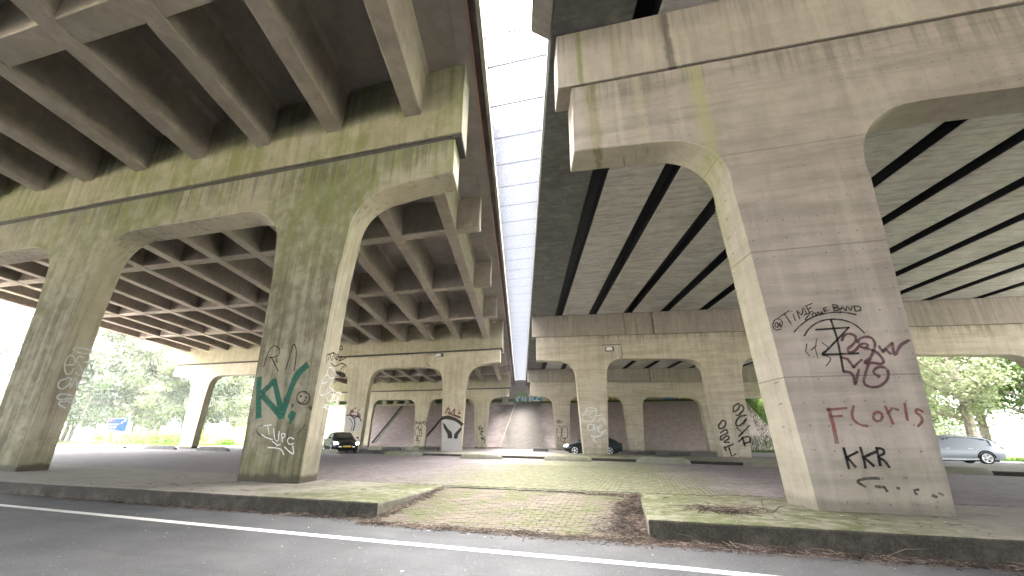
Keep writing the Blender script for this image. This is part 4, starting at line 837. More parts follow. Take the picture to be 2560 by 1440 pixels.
# white edge line, following the slight bend of the road
def strip(name, pts, wd, z, mat):
    mb = MB(); L = []
    for i, (x, y) in enumerate(pts):
        a, b = pts[max(i-1, 0)], pts[min(i+1, len(pts)-1)]; d = Vector((b[0]-a[0], b[1]-a[1])).normalized(); n = Vector((-d.y, d.x))
        L += [(x+n.x*wd/2, y+n.y*wd/2, z), (x-n.x*wd/2, y-n.y*wd/2, z)]
    mb.add(L, [(2*i, 2*i+1, 2*i+3, 2*i+2) for i in range(len(pts)-1)])
    return struct(mb.build(name, mat))
strip('road_line', [(-60, 8.6), (-30, 6.75), (-11.35, 5.80), (-6.0, 5.50), (-3.55, 5.395), (-1.46, 5.32), (.24, 5.27), (1.1, 5.20), (3, 5.12), (8, 4.85), (30, 3.5)], .15, -.249, M['line'])
parking = sheet('parking_paving', [(-75, 13), (-4.3, 9.62), (0, 9.62), (60, 9.0), (60, 11), (12, 19.6), (5, 23.6), (-1.5, 25.4), (-12.2, 28.2), (-19, 29.4), (-48, 32), (-75, 35)], -.012, M['pavers'])
road2 = sheet('back_road', [(-110, 37.5), (-75, 34.6), (-48, 32), (-19, 29.4), (-12, 30), (0, 30), (14, 26), (60, 9.5), (90, 4), (90, 12), (60, 22), (30, 33), (10, 41), (-10, 45), (-30, 45.5), (-60, 46.5), (-110, 50)], -.02, M['asphalt'])
sheet('far_paving', [(-55, 46), (-30, 45.5), (-10, 45), (10, 41), (24, 36), (24, 63.28), (-60, 63.28)], -.026, M['pavers'])
sheet('verge_path', [(24.5, 36), (30, 33.4), (60, 22.4), (90, 12.4), (90, 13.8), (60, 24), (30, 35), (24.5, 37.4)], -.022, M['conc_far'])

# ------------------------------------------------------------------ plinths under the first piers
def bev_slab(name, poly, z0, z1, mat, label, cat):
    c = (sum(p[0] for p in poly)/len(poly), sum(p[1] for p in poly)/len(poly), 0)
    mb = MB(); mb.slab(poly, z0, z1); o = mb.build(name, mat, origin=c, bevel=.03); return tag(o, label, cat)
def fine_edge(p0, p1, n, jit):
    return [(p0[0]+(p1[0]-p0[0])*i/n, p0[1]+(p1[1]-p0[1])*i/n+(random.uniform(-jit, jit) if 0 < i < n else 0)) for i in range(n+1)]
bev_slab('concrete_plinth', fine_edge((-62, 7.8), (-13.6, 6.84), 30, .015)[:-1]+fine_edge((-13.6, 6.84), (-4.1, 6.66), 30, .012)+[(-4.262, 9.57), (-11, 10.43), (-19.6, 11.5), (-62, 14.2)], -.42, 0, M['plinth'], 'long low concrete plinth along the road, under the mossy left pier', 'plinth')
bev_slab('concrete_plinth', fine_edge((-.05, 6.49), (8, 6.42), 30, .012)+[(40, 5.8), (40, 10.6), (5.8, 9.78), (2.26, 9.42), (-.2, 9.585)], -.42, 0, M['plinth'], 'moss covered concrete plinth beside the brick ramp, under the right pier', 'plinth')

# ------------------------------------------------------------------ brick ramp between the plinths
def rz(y): return -.245+.235*(y-6.42)/(9.30-6.42)
mb = MB(); mb.add([(-4.25, 6.40, rz(6.4)-.012), (0.0, 6.34, rz(6.34)-.012), (-.17, 9.33, rz(9.33)-.012), (-4.25, 9.33, rz(9.33)-.012)], [(0, 1, 2, 3)])
q = NT('ramp_sand'); p = q.pos(); nn = q.noise(p, 14, 5, .7); ramp_base = q.bsdf(q.mix(q.mr(nn, .3, .7), (0.054, 0.050, 0.029), (0.094, 0.086, 0.050)), .95, nn, .5, .01, .1)
ramp = struct(mb.build('brick_ramp', ramp_base))
proto = {}
def brick_mesh(L, W, H=.05):
    key = (L, W)
    if key not in proto:
        me = bpy.data.meshes.new('brick'); bm = bmesh.new()
        t = .006; x, y = L/2, W/2
        pts = [(-x, -y, -H), (x, -y, -H), (x, y, -H), (-x, y, -H), (-x, -y, -t), (x, -y, -t), (x, y, -t), (-x, y, -t), (-x+t, -y+t, 0), (x-t, -y+t, 0), (x-t, y-t, 0), (-x+t, y-t, 0)]
        vs_ = [bm.verts.new(q_) for q_ in pts]
        for f_ in [(0, 1, 5, 4), (1, 2, 6, 5), (2, 3, 7, 6), (3, 0, 4, 7), (4, 5, 9, 8), (5, 6, 10, 9), (6, 7, 11, 10), (7, 4, 8, 11), (8, 9, 10, 11)]: bm.faces.new([vs_[i] for i in f_])
        bm.to_mesh(me); bm.free(); me.materials.append(M['rampbrick']); proto[key] = me
    return proto[key]
rows = []
y = 6.47; r = 0
while y < 9.28:
    x = -4.2+(.105 if r % 2 else 0)
    while x < -.02:
        xr_ = -.06-.05*(y-6.5); xl_ = -4.11-.045*(y-6.6)
        if x-.1 > xl_ and x+.1 < xr_: rows.append((x, y))
        x += .207
    y += .1035; r += 1
rows.sort(key=lambda c: c[1]+.15*abs(c[0]+2.4))
joined = MB(); slope_a = math.atan2(.235, 2.88)
for i, (x, y) in enumerate(rows):
    dz = random.uniform(-.0035, .0035)
    if i < 300:
        o = bpy.data.objects.new('brick', brick_mesh(.2, .0965)); COL.objects.link(o); o.parent = ramp
        o.location = (x, y, rz(y)+dz+.001); o.rotation_euler = (slope_a+random.uniform(-.012, .012), random.uniform(-.012, .012), random.uniform(-.02, .02))
    else:
        a = random.uniform(-.02, .02)
        me = brick_mesh(.2, .0965)
        c_, s_ = math.cos(a), math.sin(a)
        joined.add([(x+v.co.x*c_-v.co.y*s_, y+v.co.x*s_+v.co.y*c_, rz(y+v.co.y)+dz+v.co.z+.001) for v in me.vertices], [tuple(pp.vertices) for pp in me.polygons])
ob = joined.build('bricks', M['rampbrick']); ob.parent = ramp; stuff(ob)
# parking bricks where their joints can be seen
joined = MB()
x = -10.5; c = 0
while x < 6.5:
    y = 9.72+(.105 if c % 2 else 0)+.02*random.random()
    while y < 19.5:
        if not (x > 1.2 and y < 9.85):
            dz = random.uniform(-.003, .003); t = .006; X, Y_ = .048, .0985; z1 = .002+dz
            joined.add([(x-X, y-Y_, -.02), (x+X, y-Y_, -.02), (x+X, y+Y_, -.02), (x-X, y+Y_, -.02), (x-X+t, y-Y_+t, z1), (x+X-t, y-Y_+t, z1), (x+X-t, y+Y_-t, z1), (x-X+t, y+Y_-t, z1)],
                       [(0, 1, 5, 4), (1, 2, 6, 5), (2, 3, 7, 6), (3, 0, 4, 7), (4, 5, 6, 7)])
        y += .2055
    x += .1035; c += 1
ob = joined.build('bricks', M['pavers']); ob.parent = parking; stuff(ob)
# the double drain joint behind the ramp
mb = MB(); mb.box(-4.28, -.18, 9.56, 9.625, -.05, .006); struct(mb.build('drain_joint', M['gap_dark']))
mb = MB(); mb.box(-4.26, -.19, 9.33, 9.36, -.05, .006); struct(mb.build('drain_joint', M['gap_dark']))
mb = MB(); mb.box(-4.27, -.185, 9.36, 9.56, -.05, .001); struct(mb.build('drain_sill', M['plinth']))

# ------------------------------------------------------------------ raised strip between parking and back road
mb = MB(); mb.slab([(-19, 29.5), (-12.2, 28.05), (-1.5, 25.17), (5, 23.4), (11.8, 20.0), (30, 12.6), (60, 2), (61, 4), (40, 14.8), (16, 27.4), (8, 30.8), (0, 33.8), (-12, 36.0), (-19, 36.6)], -.2, .13)
tag(mb.build('traffic_island', M['plinth'], origin=(0, 28, 0), bevel=.03), 'long raised concrete island behind the parking stones, under the middle piers', 'traffic island')

# ------------------------------------------------------------------ parking stones
def stone(cx, cy, L, h, ang, mat, label):
    n = 10; mb = MB(); vs_ = []
    w_ = .36
    for i in range(n+1):
        t = -1+2*i/n; e = min(1, (1-abs(t))*L/.42); s = .35+.65*math.sin(e*math.pi/2) if abs(t) > .6 else 1
        s = (max(0.05, 1-(1-e)**2))**.5
        hh = h*(.35+.65*s); ww = w_*(.75+.25*s)
        vs_ += [(t*L/2, -ww/2, -.03), (t*L/2, -ww/2*.95, hh*.55), (t*L/2, -ww/2*.6, hh*.93), (t*L/2, 0, hh), (t*L/2, ww/2*.6, hh*.93), (t*L/2, ww/2*.95, hh*.55), (t*L/2, ww/2, -.03)]
    fs = [(i*7+k, i*7+k+1, (i+1)*7+k+1, (i+1)*7+k) for i in range(n) for k in range(6)]+[tuple(range(6, -1, -1)), tuple(n*7+k for k in range(7))]
    mb.add(vs_, fs); o = mb.build('parking_stone', mat, smooth=True); o.location = (cx, cy, 0); o.rotation_euler = (0, 0, ang)
    return tag(o, label, 'parking stone', 'concrete stones along the edge of the parking bays')
ST = [(-55.2, 33.0, 2.2, .34, 0, 'leftmost dark stub of a parking stone beside the leftmost column'),
      (-48.2, 31.2, 4.6, .34, 0, 'dark parking stone below the blue road sign'),
      (-41.0, 30.45, 4.2, .32, 0, 'dark parking stone left of the peeling white column'),
      (-33.4, 29.0, 3.6, .32, 0, 'dark parking stone just right of the peeling white column'),
      (-22.3, 28.4, 2.6, .27, 1, 'grey parking stone under the front of the left dark car'),
      (-15.1, 27.0, 2.75, .26, 1, 'plain grey parking stone between the dark car and the crown column'),
      (-8.9, 24.55, 2.5, .26, 1, 'grey parking stone with a pale right half, right of the crown column'),
      (-4.0, 24.4, 2.6, .27, 1, 'mossy parking stone in front of the dark hatchback nose'),
      (.75, 23.75, 2.5, .28, 1, 'long mossy parking stone right of the esta one column'),
      (5.0, 22.95, 1.7, .26, 1, 'short grey parking stone left of the large graffiti column'),
      (10.75, 20.3, 1.3, .24, 1, 'pale worn parking stone right of the large graffiti column')]
for k, (cx, cy, L, h, g, lb) in enumerate(ST):
    stone(cx, cy, L, h, (-.12, -.13, -.1, -.1, -.1, -.03, -.05, -.2, -.25, -.2, -.1)[k], M['stone'] if g else M['stone_dark'], lb)
# kerb stones beyond the back road
BK = [(-27.2, 42.6, 1), (-25.2, 42.8, 0), (-23.2, 43.2, 1), (-21.2, 43.5, 0), (-19.2, 43.9, 1), (-10.6, 47.6, 0), (-3.0, 42.4, 1), (0, 41.3, 0), (2.7, 41.2, 0)]
kl = ['first white kerb block behind the left dark car', 'first grey kerb block left of the tagged far column', 'second white kerb block left of the tagged far column', 'grey kerb block before the tagged far column', 'white kerb block left of the crown column', 'dark kerb block before the bare middle of the slope', 'pale kerb block just right of the dark hatchback', 'dark kerb block in front of the pale slope, left one', 'dark kerb block in front of the pale slope, right one']
for k, (x, y, d) in enumerate(BK):
    mb = MB(); mb.prism([(-.85, -.03), (.85, -.03), (.7, .26), (-.7, .26)], -.15, .15)
    o = mb.build('kerb_block', M['conc_far'] if d else M['stone_dark'], bevel=.02); o.location = (x, y, 0)
    tag(o, kl[k], 'kerb block', 'kerb blocks along the far side of the back road')

# ------------------------------------------------------------------ abutments and paved slope
def sp(x, y, dz=.012): return (x, y, (y-63.3)*7.5/11.2+dz)
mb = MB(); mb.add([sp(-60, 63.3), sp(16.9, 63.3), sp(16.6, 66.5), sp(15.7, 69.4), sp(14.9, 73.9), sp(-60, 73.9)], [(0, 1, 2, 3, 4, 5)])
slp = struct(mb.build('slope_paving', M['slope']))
def rail(pts, wd, name, mat, dz):
    mb = MB()
    for (xa, ya), (xb, yb) in zip(pts[:-1], pts[1:]):
        a0, a1, b0, b1 = sp(xa-wd/2, ya, dz), sp(xa+wd/2, ya, dz), sp(xb-wd/2, yb, dz), sp(xb+wd/2, yb, dz)
        lo = [(v[0], v[1], v[2]-.2) for v in (a0, a1, b1, b0)]
        mb.add([a0, a1, b1, b0]+lo, [(0, 1, 2, 3), (0, 4, 5, 1), (1, 5, 6, 2), (2, 6, 7, 3), (3, 7, 4, 0)])
    o = mb.build(name, mat); o.parent = slp; return o
rail([(-41.65, 64.0), (-42.4, 73.9)], .35, 'drain_channel', M['gap_dark'], .05); rail([(-41.2, 64.0), (-41.95, 73.9)], .3, 'drain_kerb', M['conc_far'], .1)
rail([(-33.1, 64.0), (-32.3, 73.9)], .35, 'drain_channel', M['gap_dark'], .05)
rail([(-20.2, 63.6), (-20.8, 73.9)], .12, 'slope_joint', M['conc_far'], .04)
rail([(-60, 63.12), (-59.999, 63.12)], .1, 'slope_joint', M['conc_far'], .0)
mb = MB(); mb.box(-60, 17, 62.95, 63.28, -.1, .14); o = mb.build('toe_kerb', M['conc_far']); o.parent = slp
la = thing('abutment', 'left viaduct abutment with bearing blocks on a pale sill above the slope', 'abutment', (-38, 74.2, 6.7))
for a, b in ((-62, -49.2), (-49, -41.5), (-41.3, -35.3), (-35.1, -29.2), (-29.0, -23.9), (-23.6, -21.1)):
    mb = MB(); mb.box(a, b, 73.6, 74.5, 6.72, 7.3); mb.build('sill', M['conc_far'], la, bevel=.02)
for a, b in ((-57, -56.2), (-54.4, -53.6), (-51.8, -51), (-49.2, -48.4), (-46.7, -45.8), (-44.4, -43.6), (-42, -41.2), (-39.3, -38.6), (-36.6, -35.9), (-34, -33.3), (-31.6, -30.9), (-29.4, -28.6), (-26.6, -25.9), (-23.1, -22.3)):
    mb = MB(); mb.box(a, b, 73.75, 74.5, 7.3, 8.9); mb.build('bearing_block', M['conc_far'], la, bevel=.02)
mb = MB(); mb.box(-62, -21.0, 75.3, 76.2, 5.5, 11.4); mb.build('back_wall', M['conc_slab'], la)
ra_ = thing('abutment', 'right viaduct abutment wall painted with blue and orange letters', 'abutment', (0, 74.5, 6.9))
mb = MB(); mb.box(-20.98, 15.5, 74.5, 75.4, 5.5, 9.55); mb.build('wall', M['conc_far'], ra_, bevel=.02)
mb = MB(); mb.box(-18.5, 15.5, 74.6, 75.4, 9.55, 10.5); mb.build('upper_wall', M['conc_slab'], ra_)
mb = MB(); mb.box(-21.5, -18.45, 75.42, 75.58, 9.0, 11.0); mb.build('closing_wall', M['conc_far'], ra_)
mb = MB(); mb.box(-19.9, -18.7, 74.55, 75.4, 9.56, 10.45); mb.build('end_post', M['conc_far'], ra_)
mb = MB(); mb.box(-20.9, -19.95, 74.9, 75.2, 9.56, 10.55)
for k in range(3): mb.box(-20.75+.3*k, -20.6+.3*k, 74.85, 74.9, 9.7, 10.4)
mb.build('railing_panel', M['conc_far'], ra_)
graffiti('wall', ra_, 'graffiti', 'teal and white letters on green'); graffiti('wall2', ra_, 'graffiti', 'blue and orange letters', .006)
# ------------------------------------------------------------------ vegetation
def leafmat(name, c1, c2):
    q = NT(name); p = q.pos(); r = q.n('ShaderNodeNewGeometry').outputs['Random Per Island']; n = q.noise(p, .5, 4)
    col = q.mix(q.math('ADD', q.math('MULTIPLY', r, .6), q.math('MULTIPLY', q.mr(n, .3, .7), .4)), c1, c2)
    d = q.n('ShaderNodeBsdfDiffuse'); t = q.n('ShaderNodeBsdfTranslucent'); m = q.n('ShaderNodeMixShader')
    q.set(d.inputs[0], col); q.set(t.inputs[0], col); m.inputs[0].default_value = .4
    q.t.links.new(d.outputs[0], m.inputs[1]); q.t.links.new(t.outputs[0], m.inputs[2]); q.t.links.new(m.outputs[0], q.out.inputs[0])
    return q.m
M['leaf_a'] = leafmat('leaves_green', (.085, .11, .065), (.16, .185, .12))
M['leaf_b'] = leafmat('leaves_yellow_green', (.11, .13, .07), (.19, .205, .125))
M['leaf_c'] = leafmat('leaves_fresh', (.04, .08, .015), (.07, .115, .028))
M['bark'] = simple('bark', (.16, .14, .115), .9, .1, var=.35, sc_=3)
def leaf_cloud(rng, clumps, n, size, sig, mb):
    for _ in range(n):
        c, r = rng.choice(clumps)
        p = Vector((rng.gauss(0, 1), rng.gauss(0, 1), rng.gauss(0, .8)))*sig*r + c
        a = Vector((rng.gauss(0, 1), rng.gauss(0, 1), rng.gauss(0, 1))).normalized(); b = a.orthogonal().normalized()
        if rng.random() < .5: b = a.cross(b)
        s = size*rng.uniform(.6, 1.3)
        mb.add([tuple(p-a*s*.5), tuple(p+b*s*.32), tuple(p+a*s*.5), tuple(p-b*s*.32)], [(0, 1, 2, 3)])
def tree_meshes(seed, H, bole, rad, nl, size, mat, tr=.3, lean=0):
    rng = random.Random(seed); tk = MB(); pts = []; x = y = 0
    for i in range(9):
        z = H*.92*i/8; pts.append((x+lean*z, y, z)); x += rng.uniform(-.25, .25); y += rng.uniform(-.25, .25)
    tk.tube(pts, [tr*(1.25 if i == 0 else 1)*(1-.88*i/8) for i in range(9)], 8)
    clumps = []
    nb = 22
    for k in range(nb):
        f = bole/H+(1-bole/H)*(k+.5)/nb*.93; z = H*f
        i = min(int(f/.92*8), 7); base = Vector(pts[i])+(Vector(pts[i+1])-Vector(pts[i]))*(f/.92*8-i) if f < .92 else Vector(pts[8])
        ang = k*2.4+rng.uniform(-.4, .4); env = math.sin(math.pi*min(1, max(.06, (f-bole/H)/(1-bole/H)*.9+.12)))**.6
        L = rad*env*rng.uniform(.7, 1.1)
        end = base+Vector((math.cos(ang)*L, math.sin(ang)*L, L*rng.uniform(.25, .7)))
        mid = (base+end)/2+Vector((0, 0, -.08*L))
        rr = tr*(1-f)*.55+.03
        tk.tube([tuple(base), tuple(mid), tuple(end)], [rr, rr*.7, rr*.3], 5)
        for t in (.45, .7, .95, 1.1):
            c = base+(end-base)*t+Vector((rng.gauss(0, .5), rng.gauss(0, .5), rng.gauss(0, .4)))
            clumps.append((c, rng.uniform(.55, 1.15)))
    cr = MB(); leaf_cloud(rng, clumps, nl, size, .75*rad/4.2, cr)
    return tk, cr, mat
protos = {}
def plant_tree(kind, x, y, rz_, s, label, group):
    z = hgt(x, y)-.05
    t = thing('tree', label, 'tree', (x, y, z), group, rz_); t.scale = (s, s, s*random.uniform(.95, 1.05))
    if kind not in protos:
        tk, cr, mat = tree_meshes(*TK[kind])
        a = tk.build('trunk', M['bark'], None, smooth=True); b = cr.build('crown', M[mat], None)
        protos[kind] = (a.data, b.data); a.parent = t; b.parent = t
    else:
        for nm, me in zip(('trunk', 'crown'), protos[kind]):
            o = bpy.data.objects.new(nm, me); COL.objects.link(o); o.parent = t
    return t
TK = {'a': (1, 21, 3.0, 5.0, 13000, .40, 'leaf_a', .34), 'b': (2, 19, 2.6, 4.8, 13000, .40, 'leaf_b', .3), 'c': (3, 23, 3.6, 4.6, 13000, .40, 'leaf_a', .32, .02),
      'd': (4, 17, 3.0, 5.0, 16000, .30, 'leaf_b', .42), 'e': (5, 15, 2.6, 4.8, 15000, .28, 'leaf_c', .36, -.06)}
tl = [('a', -104, 54, 'tall green tree left of the blue sign, nearest to the second column'), ('b', -108, 62, 'yellowish tree right behind the blue sign'), ('c', -100, 64, 'tall thin tree just right of the blue sign'),
      ('a', -98, 71, 'broad green tree left of the peeling white column'), ('b', -96, 78, 'yellowish tree behind the peeling white column'), ('c', -101, 84, 'thin tree half hidden by the peeling white column'),
      ('a', -94, 88, 'green tree right of the peeling white column'), ('b', -90, 95, 'yellowish tree above the foot of the grass bank'), ('c', -95, 101, 'tall thin tree above the grass bank'), ('a', -86, 104, 'green tree behind the grass bank, near the green letters column'),
      ('b', -117, 66, 'distant yellowish tree in a gap of the row, left of the sign'), ('c', -112, 76, 'distant thin tree in a gap of the row, right of the sign'), ('a', -110, 90, 'distant tree behind the peeling column'), ('b', -122, 46, 'tree at the left edge beyond the leftmost column'), ('a', -128, 51, 'pale tree crown at the far left edge'),
      ('a', -99, 58, 'green tree above the right half of the blue sign'), ('b', -95, 66, 'yellowish tree between the sign and the peeling column, front one'), ('c', -93, 74, 'thin tree just left of the peeling column'), ('a', -116, 56, 'distant green tree left behind the sign'), ('b', -90, 83, 'yellowish tree right behind the peeling column shaft'), ('c', -86, 92, 'thin tree above the lower end of the grass bank'), ('a', -118, 84, 'distant tree between sign and peeling column')]
for k, (kd, x, y, lb) in enumerate(tl): plant_tree(kd, x, y, k*1.3, random.uniform(1.1, 1.28), lb, 'row of tall trees left of the viaduct')
tr_ = [('e', 34.5, 52, 'leaning tree with a thick pale trunk behind the silver car'), ('d', 27.5, 50, 'leafy tree between the graffiti column and the silver car'), ('d', 40, 58, 'leafy tree at the right edge beyond the silver car'), ('e', 30, 63, 'distant light green tree behind the silver car roof'), ('d', 47, 66, 'distant leafy tree at the far right edge'), ('b', 23, 72, 'distant tree just right of the large graffiti column'), ('a', 36, 78, 'tall distant tree above the silver car'), ('d', 33, 58, 'leafy tree just left of the leaning tree, behind the silver car'), ('e', 43, 51, 'light green tree at the right edge in front of the others'), ('b', 41, 88, 'far yellowish tree beyond the silver car'), ('c', 29, 84, 'far thin tree between the graffiti column and the leaning tree')]
for k, (kd, x, y, lb) in enumerate(tr_): plant_tree(kd, x, y, k*2.1, random.uniform(.9, 1.05), lb, 'trees right of the viaduct')
def shrub(x, y, r, h, label, seed, mat='leaf_c', group='shrubs along the grass verge'):
    rng = random.Random(seed); z = hgt(x, y)
    t = thing('shrub', label, 'shrub', (x, y, z), group)
    cl = [(Vector((rng.uniform(-r, r), rng.uniform(-r, r)*.6, rng.uniform(.25, 1)*h*.8)), rng.uniform(.6, 1.1)) for _ in range(26)]
    mb = MB(); leaf_cloud(rng, cl, 1500, .26, .42*h/1.3, mb)
    b = mb.build('foliage', M[mat], None); b.parent = t
    st_ = MB()
    for k in range(5): a = k*1.256; st_.tube([(0, 0, -.05), (math.cos(a)*r*.4, math.sin(a)*r*.3, h*.4), (math.cos(a)*r*.7, math.sin(a)*r*.45, h*.75)], [.03, .02, .008], 5)
    b = st_.build('stem', M['bark'], None); b.parent = t
for k, (x, y, r, h, lb) in enumerate([(-80, 54.5, 2.2, 1.7, 'pale bushy shrub below the blue sign'), (-75, 54.0, 2.2, 1.6, 'bright shrub just right of the blue sign'), (-71.5, 53.6, 2.1, 1.8, 'bright shrub midway between sign and peeling column'),
      (-68, 53.2, 2.1, 1.9, 'bright shrub left of the peeling column foot'), (-64.5, 52.8, 2.0, 2.0, 'bright shrub touching the peeling column foot'), (-87, 55.5, 2.4, 1.7, 'dull shrub left of the blue sign'), (-61, 55, 1.2, .9, 'small shrub right of the peeling column foot')]):
    shrub(x, y, r, h, lb, 100+k)
for k, (x, y, r, h, lb) in enumerate([(39.5, 55, 2.4, 3.2, 'large shrub just behind the tail of the silver car'), (44, 54, 2.3, 2.8, 'large shrub at the right edge behind the silver car'), (48.5, 57, 2.6, 3.4, 'tall shrub at the far right edge'), (34, 66, 2.4, 3.0, 'distant shrub above the silver car roof, left one'), (39, 68, 2.6, 3.2, 'distant shrub above the silver car roof, right one'), (30, 60, 2.0, 2.6, 'shrub just right of the large graffiti column')]):
    shrub(x, y, r, h, lb, 200+k, 'leaf_a', 'shrubs behind the silver car')
def grass_patch(name, spots, n, h, seed, mat):
    rng = random.Random(seed); mb = MB()
    for _ in range(n):
        x0, x1, y0, y1 = rng.choice(spots); x = rng.uniform(x0, x1); y = rng.uniform(y0, y1); z = hgt(x, y)-.01; a = rng.uniform(0, 6.28); w_ = rng.uniform(.02, .05); hh = h*rng.uniform(.4, 1.2)
        dx, dy = math.cos(a)*w_, math.sin(a)*w_; lx, ly = rng.gauss(0, .3)*hh, rng.gauss(0, .3)*hh
        mb.add([(x-dx, y-dy, z), (x+dx, y+dy, z), (x+lx, y+ly, z+hh)], [(0, 1, 2)])
    return stuff(mb.build(name, M[mat]))
grass_patch('verge_grass', [(24, 34, 35.5, 44), (28, 50, 34, 48), (34, 60, 28, 40)], 14000, .22, 5, 'leaf_c')
grass_patch('verge_grass', [(-76, -56, 48.5, 62), (-95, -70, 49, 58)], 12000, .3, 6, 'leaf_c')
grass_patch('bank_grass', [(-76, -58, 63.5, 78), (14.5, 26, 64, 74.5)], 14000, .35, 8, 'leaf_c')
grass_patch('weeds', [(10.5, 18, 61.2, 63), (12, 17, 63.3, 66)], 1500, .5, 9, 'leaf_c')
# ivy leaves hanging over the parapet edge
mb = MB(); rng = random.Random(3)
for k in range(160):
    y = rng.choice((4.5, 6.2, 7.8, 18, 23, 27, 31, 38))+rng.gauss(0, .5); p = Vector(ML(-3.40+abs(rng.gauss(0, .03)), y, rng.uniform(11.02, 11.35)))
    a = Vector((rng.gauss(0, 1), rng.gauss(0, 1), rng.gauss(0, 1))).normalized()*.03; b = a.orthogonal()*.7
    mb.add([tuple(p-a), tuple(p+b), tuple(p+a), tuple(p-b)], [(0, 1, 2, 3)])
stuff(mb.build('parapet_weeds', M['leaf_a']))

# far belt of trees on the horizon
rng = random.Random(31); mb = MB(); cl = []
for k in range(150):
    a = R(rng.choice((rng.uniform(-75, -48), rng.uniform(18, 48)))); dd = rng.uniform(230, 330)
    cl.append((Vector((math.sin(a)*dd, math.cos(a)*dd, rng.uniform(1.5, 7))), rng.uniform(.8, 1.3)))
leaf_cloud(rng, cl, 9000, 1.1, 2.6, mb); stuff(mb.build('far_wood', M['leaf_a']))

# ------------------------------------------------------------------ litter: twigs and leaves
M['twig'] = simple('dry_twigs', (.045, .034, .029), .9, .1, var=.6, sc_=3)
M['twig_pale'] = simple('pale_dry_twigs', (.125, .10, .08), .9, .1, var=.4, sc_=3)
M['soil'] = simple('leaf_mould', (.025, .02, .018), .95, .05, var=.5, sc_=12)
M['scrap'] = simple('white_litter', (.5, .5, .48), .8, .2)
def twigs(name, gens, n, lmin, lmax, seed, rad=(.002, .005)):
    rng = random.Random(seed); mb = MB()
    for _ in range(n):
        x, y, z = rng.choice(gens)(rng); L = rng.uniform(lmin, lmax)*rng.choice((.5, .7, 1)); a = rng.uniform(0, 6.283); t = rng.gauss(0, .16)
        d = Vector((math.cos(a), math.sin(a), t)).normalized()*L; r = rng.uniform(*rad); s = Vector((-math.sin(a), math.cos(a), 0))*r; u = Vector((0, 0, r*1.5))
        k = s*rng.uniform(-6, 6)
        p0 = Vector((x, y, z+r)); p1 = p0+d*.5+k+Vector((0, 0, abs(t)*L*.3)); p2 = p0+d
        mi = 1 if rng.random() < .3 else 0
        mb.add([tuple(p0-s), tuple(p0+s), tuple(p0+u), tuple(p1-s), tuple(p1+s), tuple(p1+u), tuple(p2-s*.4), tuple(p2+s*.4), tuple(p2+u*.4)], [(0, 1, 4, 3), (1, 2, 5, 4), (2, 0, 3, 5), (3, 4, 7, 6), (4, 5, 8, 7), (5, 3, 6, 8)], mi)
    return stuff(mb.build(name, [M['twig'], M['twig_pale']]))
def g_right(r):
    y = r.uniform(6.35, 9.25); wd = .62*(1-.55*(y-6.4)/2.9)
    d = abs(r.gauss(0, .5))*wd
    return (-.07-.045*(y-6.5)-min(d, 1.0), y, rz(y)+.005+max(0, .05*(1-d/wd))*r.random())
def g_left(r):
    y = r.uniform(6.5, 9.2); d = abs(r.gauss(0, .5))*.16; return (-4.11-.045*(y-6.6)+d+.01, y, rz(y)+.005+.03*r.random())
def g_kerb_r(r):
    x = r.uniform(-.3, 9) if r.random() < .75 else r.uniform(-.2, 2.5); d = abs(r.gauss(0, .5))*(.30 if x < 3.2 else .42); return (x, 6.47-.02*x-d-.01, -.25+.03*r.random())
def g_kerb_l(r):
    x = -4.0-abs(r.gauss(0, 4.5)); d = abs(r.gauss(0, .5))*.10; return (x, 6.62-.026*(x+4.1)-d-.02, -.25+.02*r.random())
def g_front(r):
    x = r.uniform(-4.2, 0); f = (x+4.2)/4.2; d = r.gauss(0, .07+.10*f); return (x, 6.38+d-.04*f, -.248+.012*r.random())
def g_joint(r):
    x = -.2-abs(r.gauss(0, .9)); return (max(x, -4), 9.3+r.gauss(-.08, .07), -.012+.01*r.random())
twigs('leaf_litter', [g_right, g_right, g_right, g_right, g_kerb_r, g_kerb_r, g_kerb_r, g_left, g_kerb_l, g_front, g_front, g_joint], 15000, .03, .13, 12, (.0015, .004))
twigs('leaf_litter', [g_right, g_kerb_r, g_kerb_r, g_front, g_kerb_l], 420, .12, .4, 13, (.003, .006))
# mould under the litter
mb = MB(); rng = random.Random(4)
def blob_strip(pts):
    L = []
    for x, y, w_, z in pts: L += [(x+rng.uniform(-.01, .01), y, z), (x-w_*rng.uniform(.7, 1.2), y+rng.uniform(-.02, .02), z)]
    mb.add(L, [(2*i, 2*i+1, 2*i+3, 2*i+2) for i in range(len(pts)-1)])
blob_strip([(-.07-.045*(y-6.5), y, .36*(1-.5*(y-6.4)/2.9), rz(y)+.006) for y in [6.36+.05*i for i in range(59)]])
L = []
for i in range(150):
    x = -.1+i*.06; y = 6.475-.02*x; L += [(x, y, -.2496), (x, y-rng.uniform(.09, .22)*(1 if x < 3.5 else 1.3), -.2496)]
mb.add(L, [(2*i, 2*i+1, 2*i+3, 2*i+2) for i in range(149)])
stuff(mb.build('leaf_mould', M['soil']))
def g_pile(r):
    return (1.05+r.gauss(0, .22), 7.55+r.gauss(0, .12), .003+.05*r.random()*r.random())
o = twigs('twig_pile', [g_pile], 260, .12, .45, 21, (.003, .007)); del o['kind']; tag(o, 'loose pile of brown twigs lying on the mossy right plinth', 'twig pile')
def g_loose(r):
    c = r.random()
    if c < .3: return (r.uniform(-.1, 4), r.uniform(6.6, 9), .002)
    if c < .7: return (r.uniform(-8, 8), r.uniform(9.8, 22), -.006)
    return (r.uniform(-12, -4.4), r.uniform(6.8, 9.4), .002)
twigs('loose_twigs', [g_loose], 240, .06, .3, 23, (.002, .005))
mb = MB(); rng = random.Random(9)
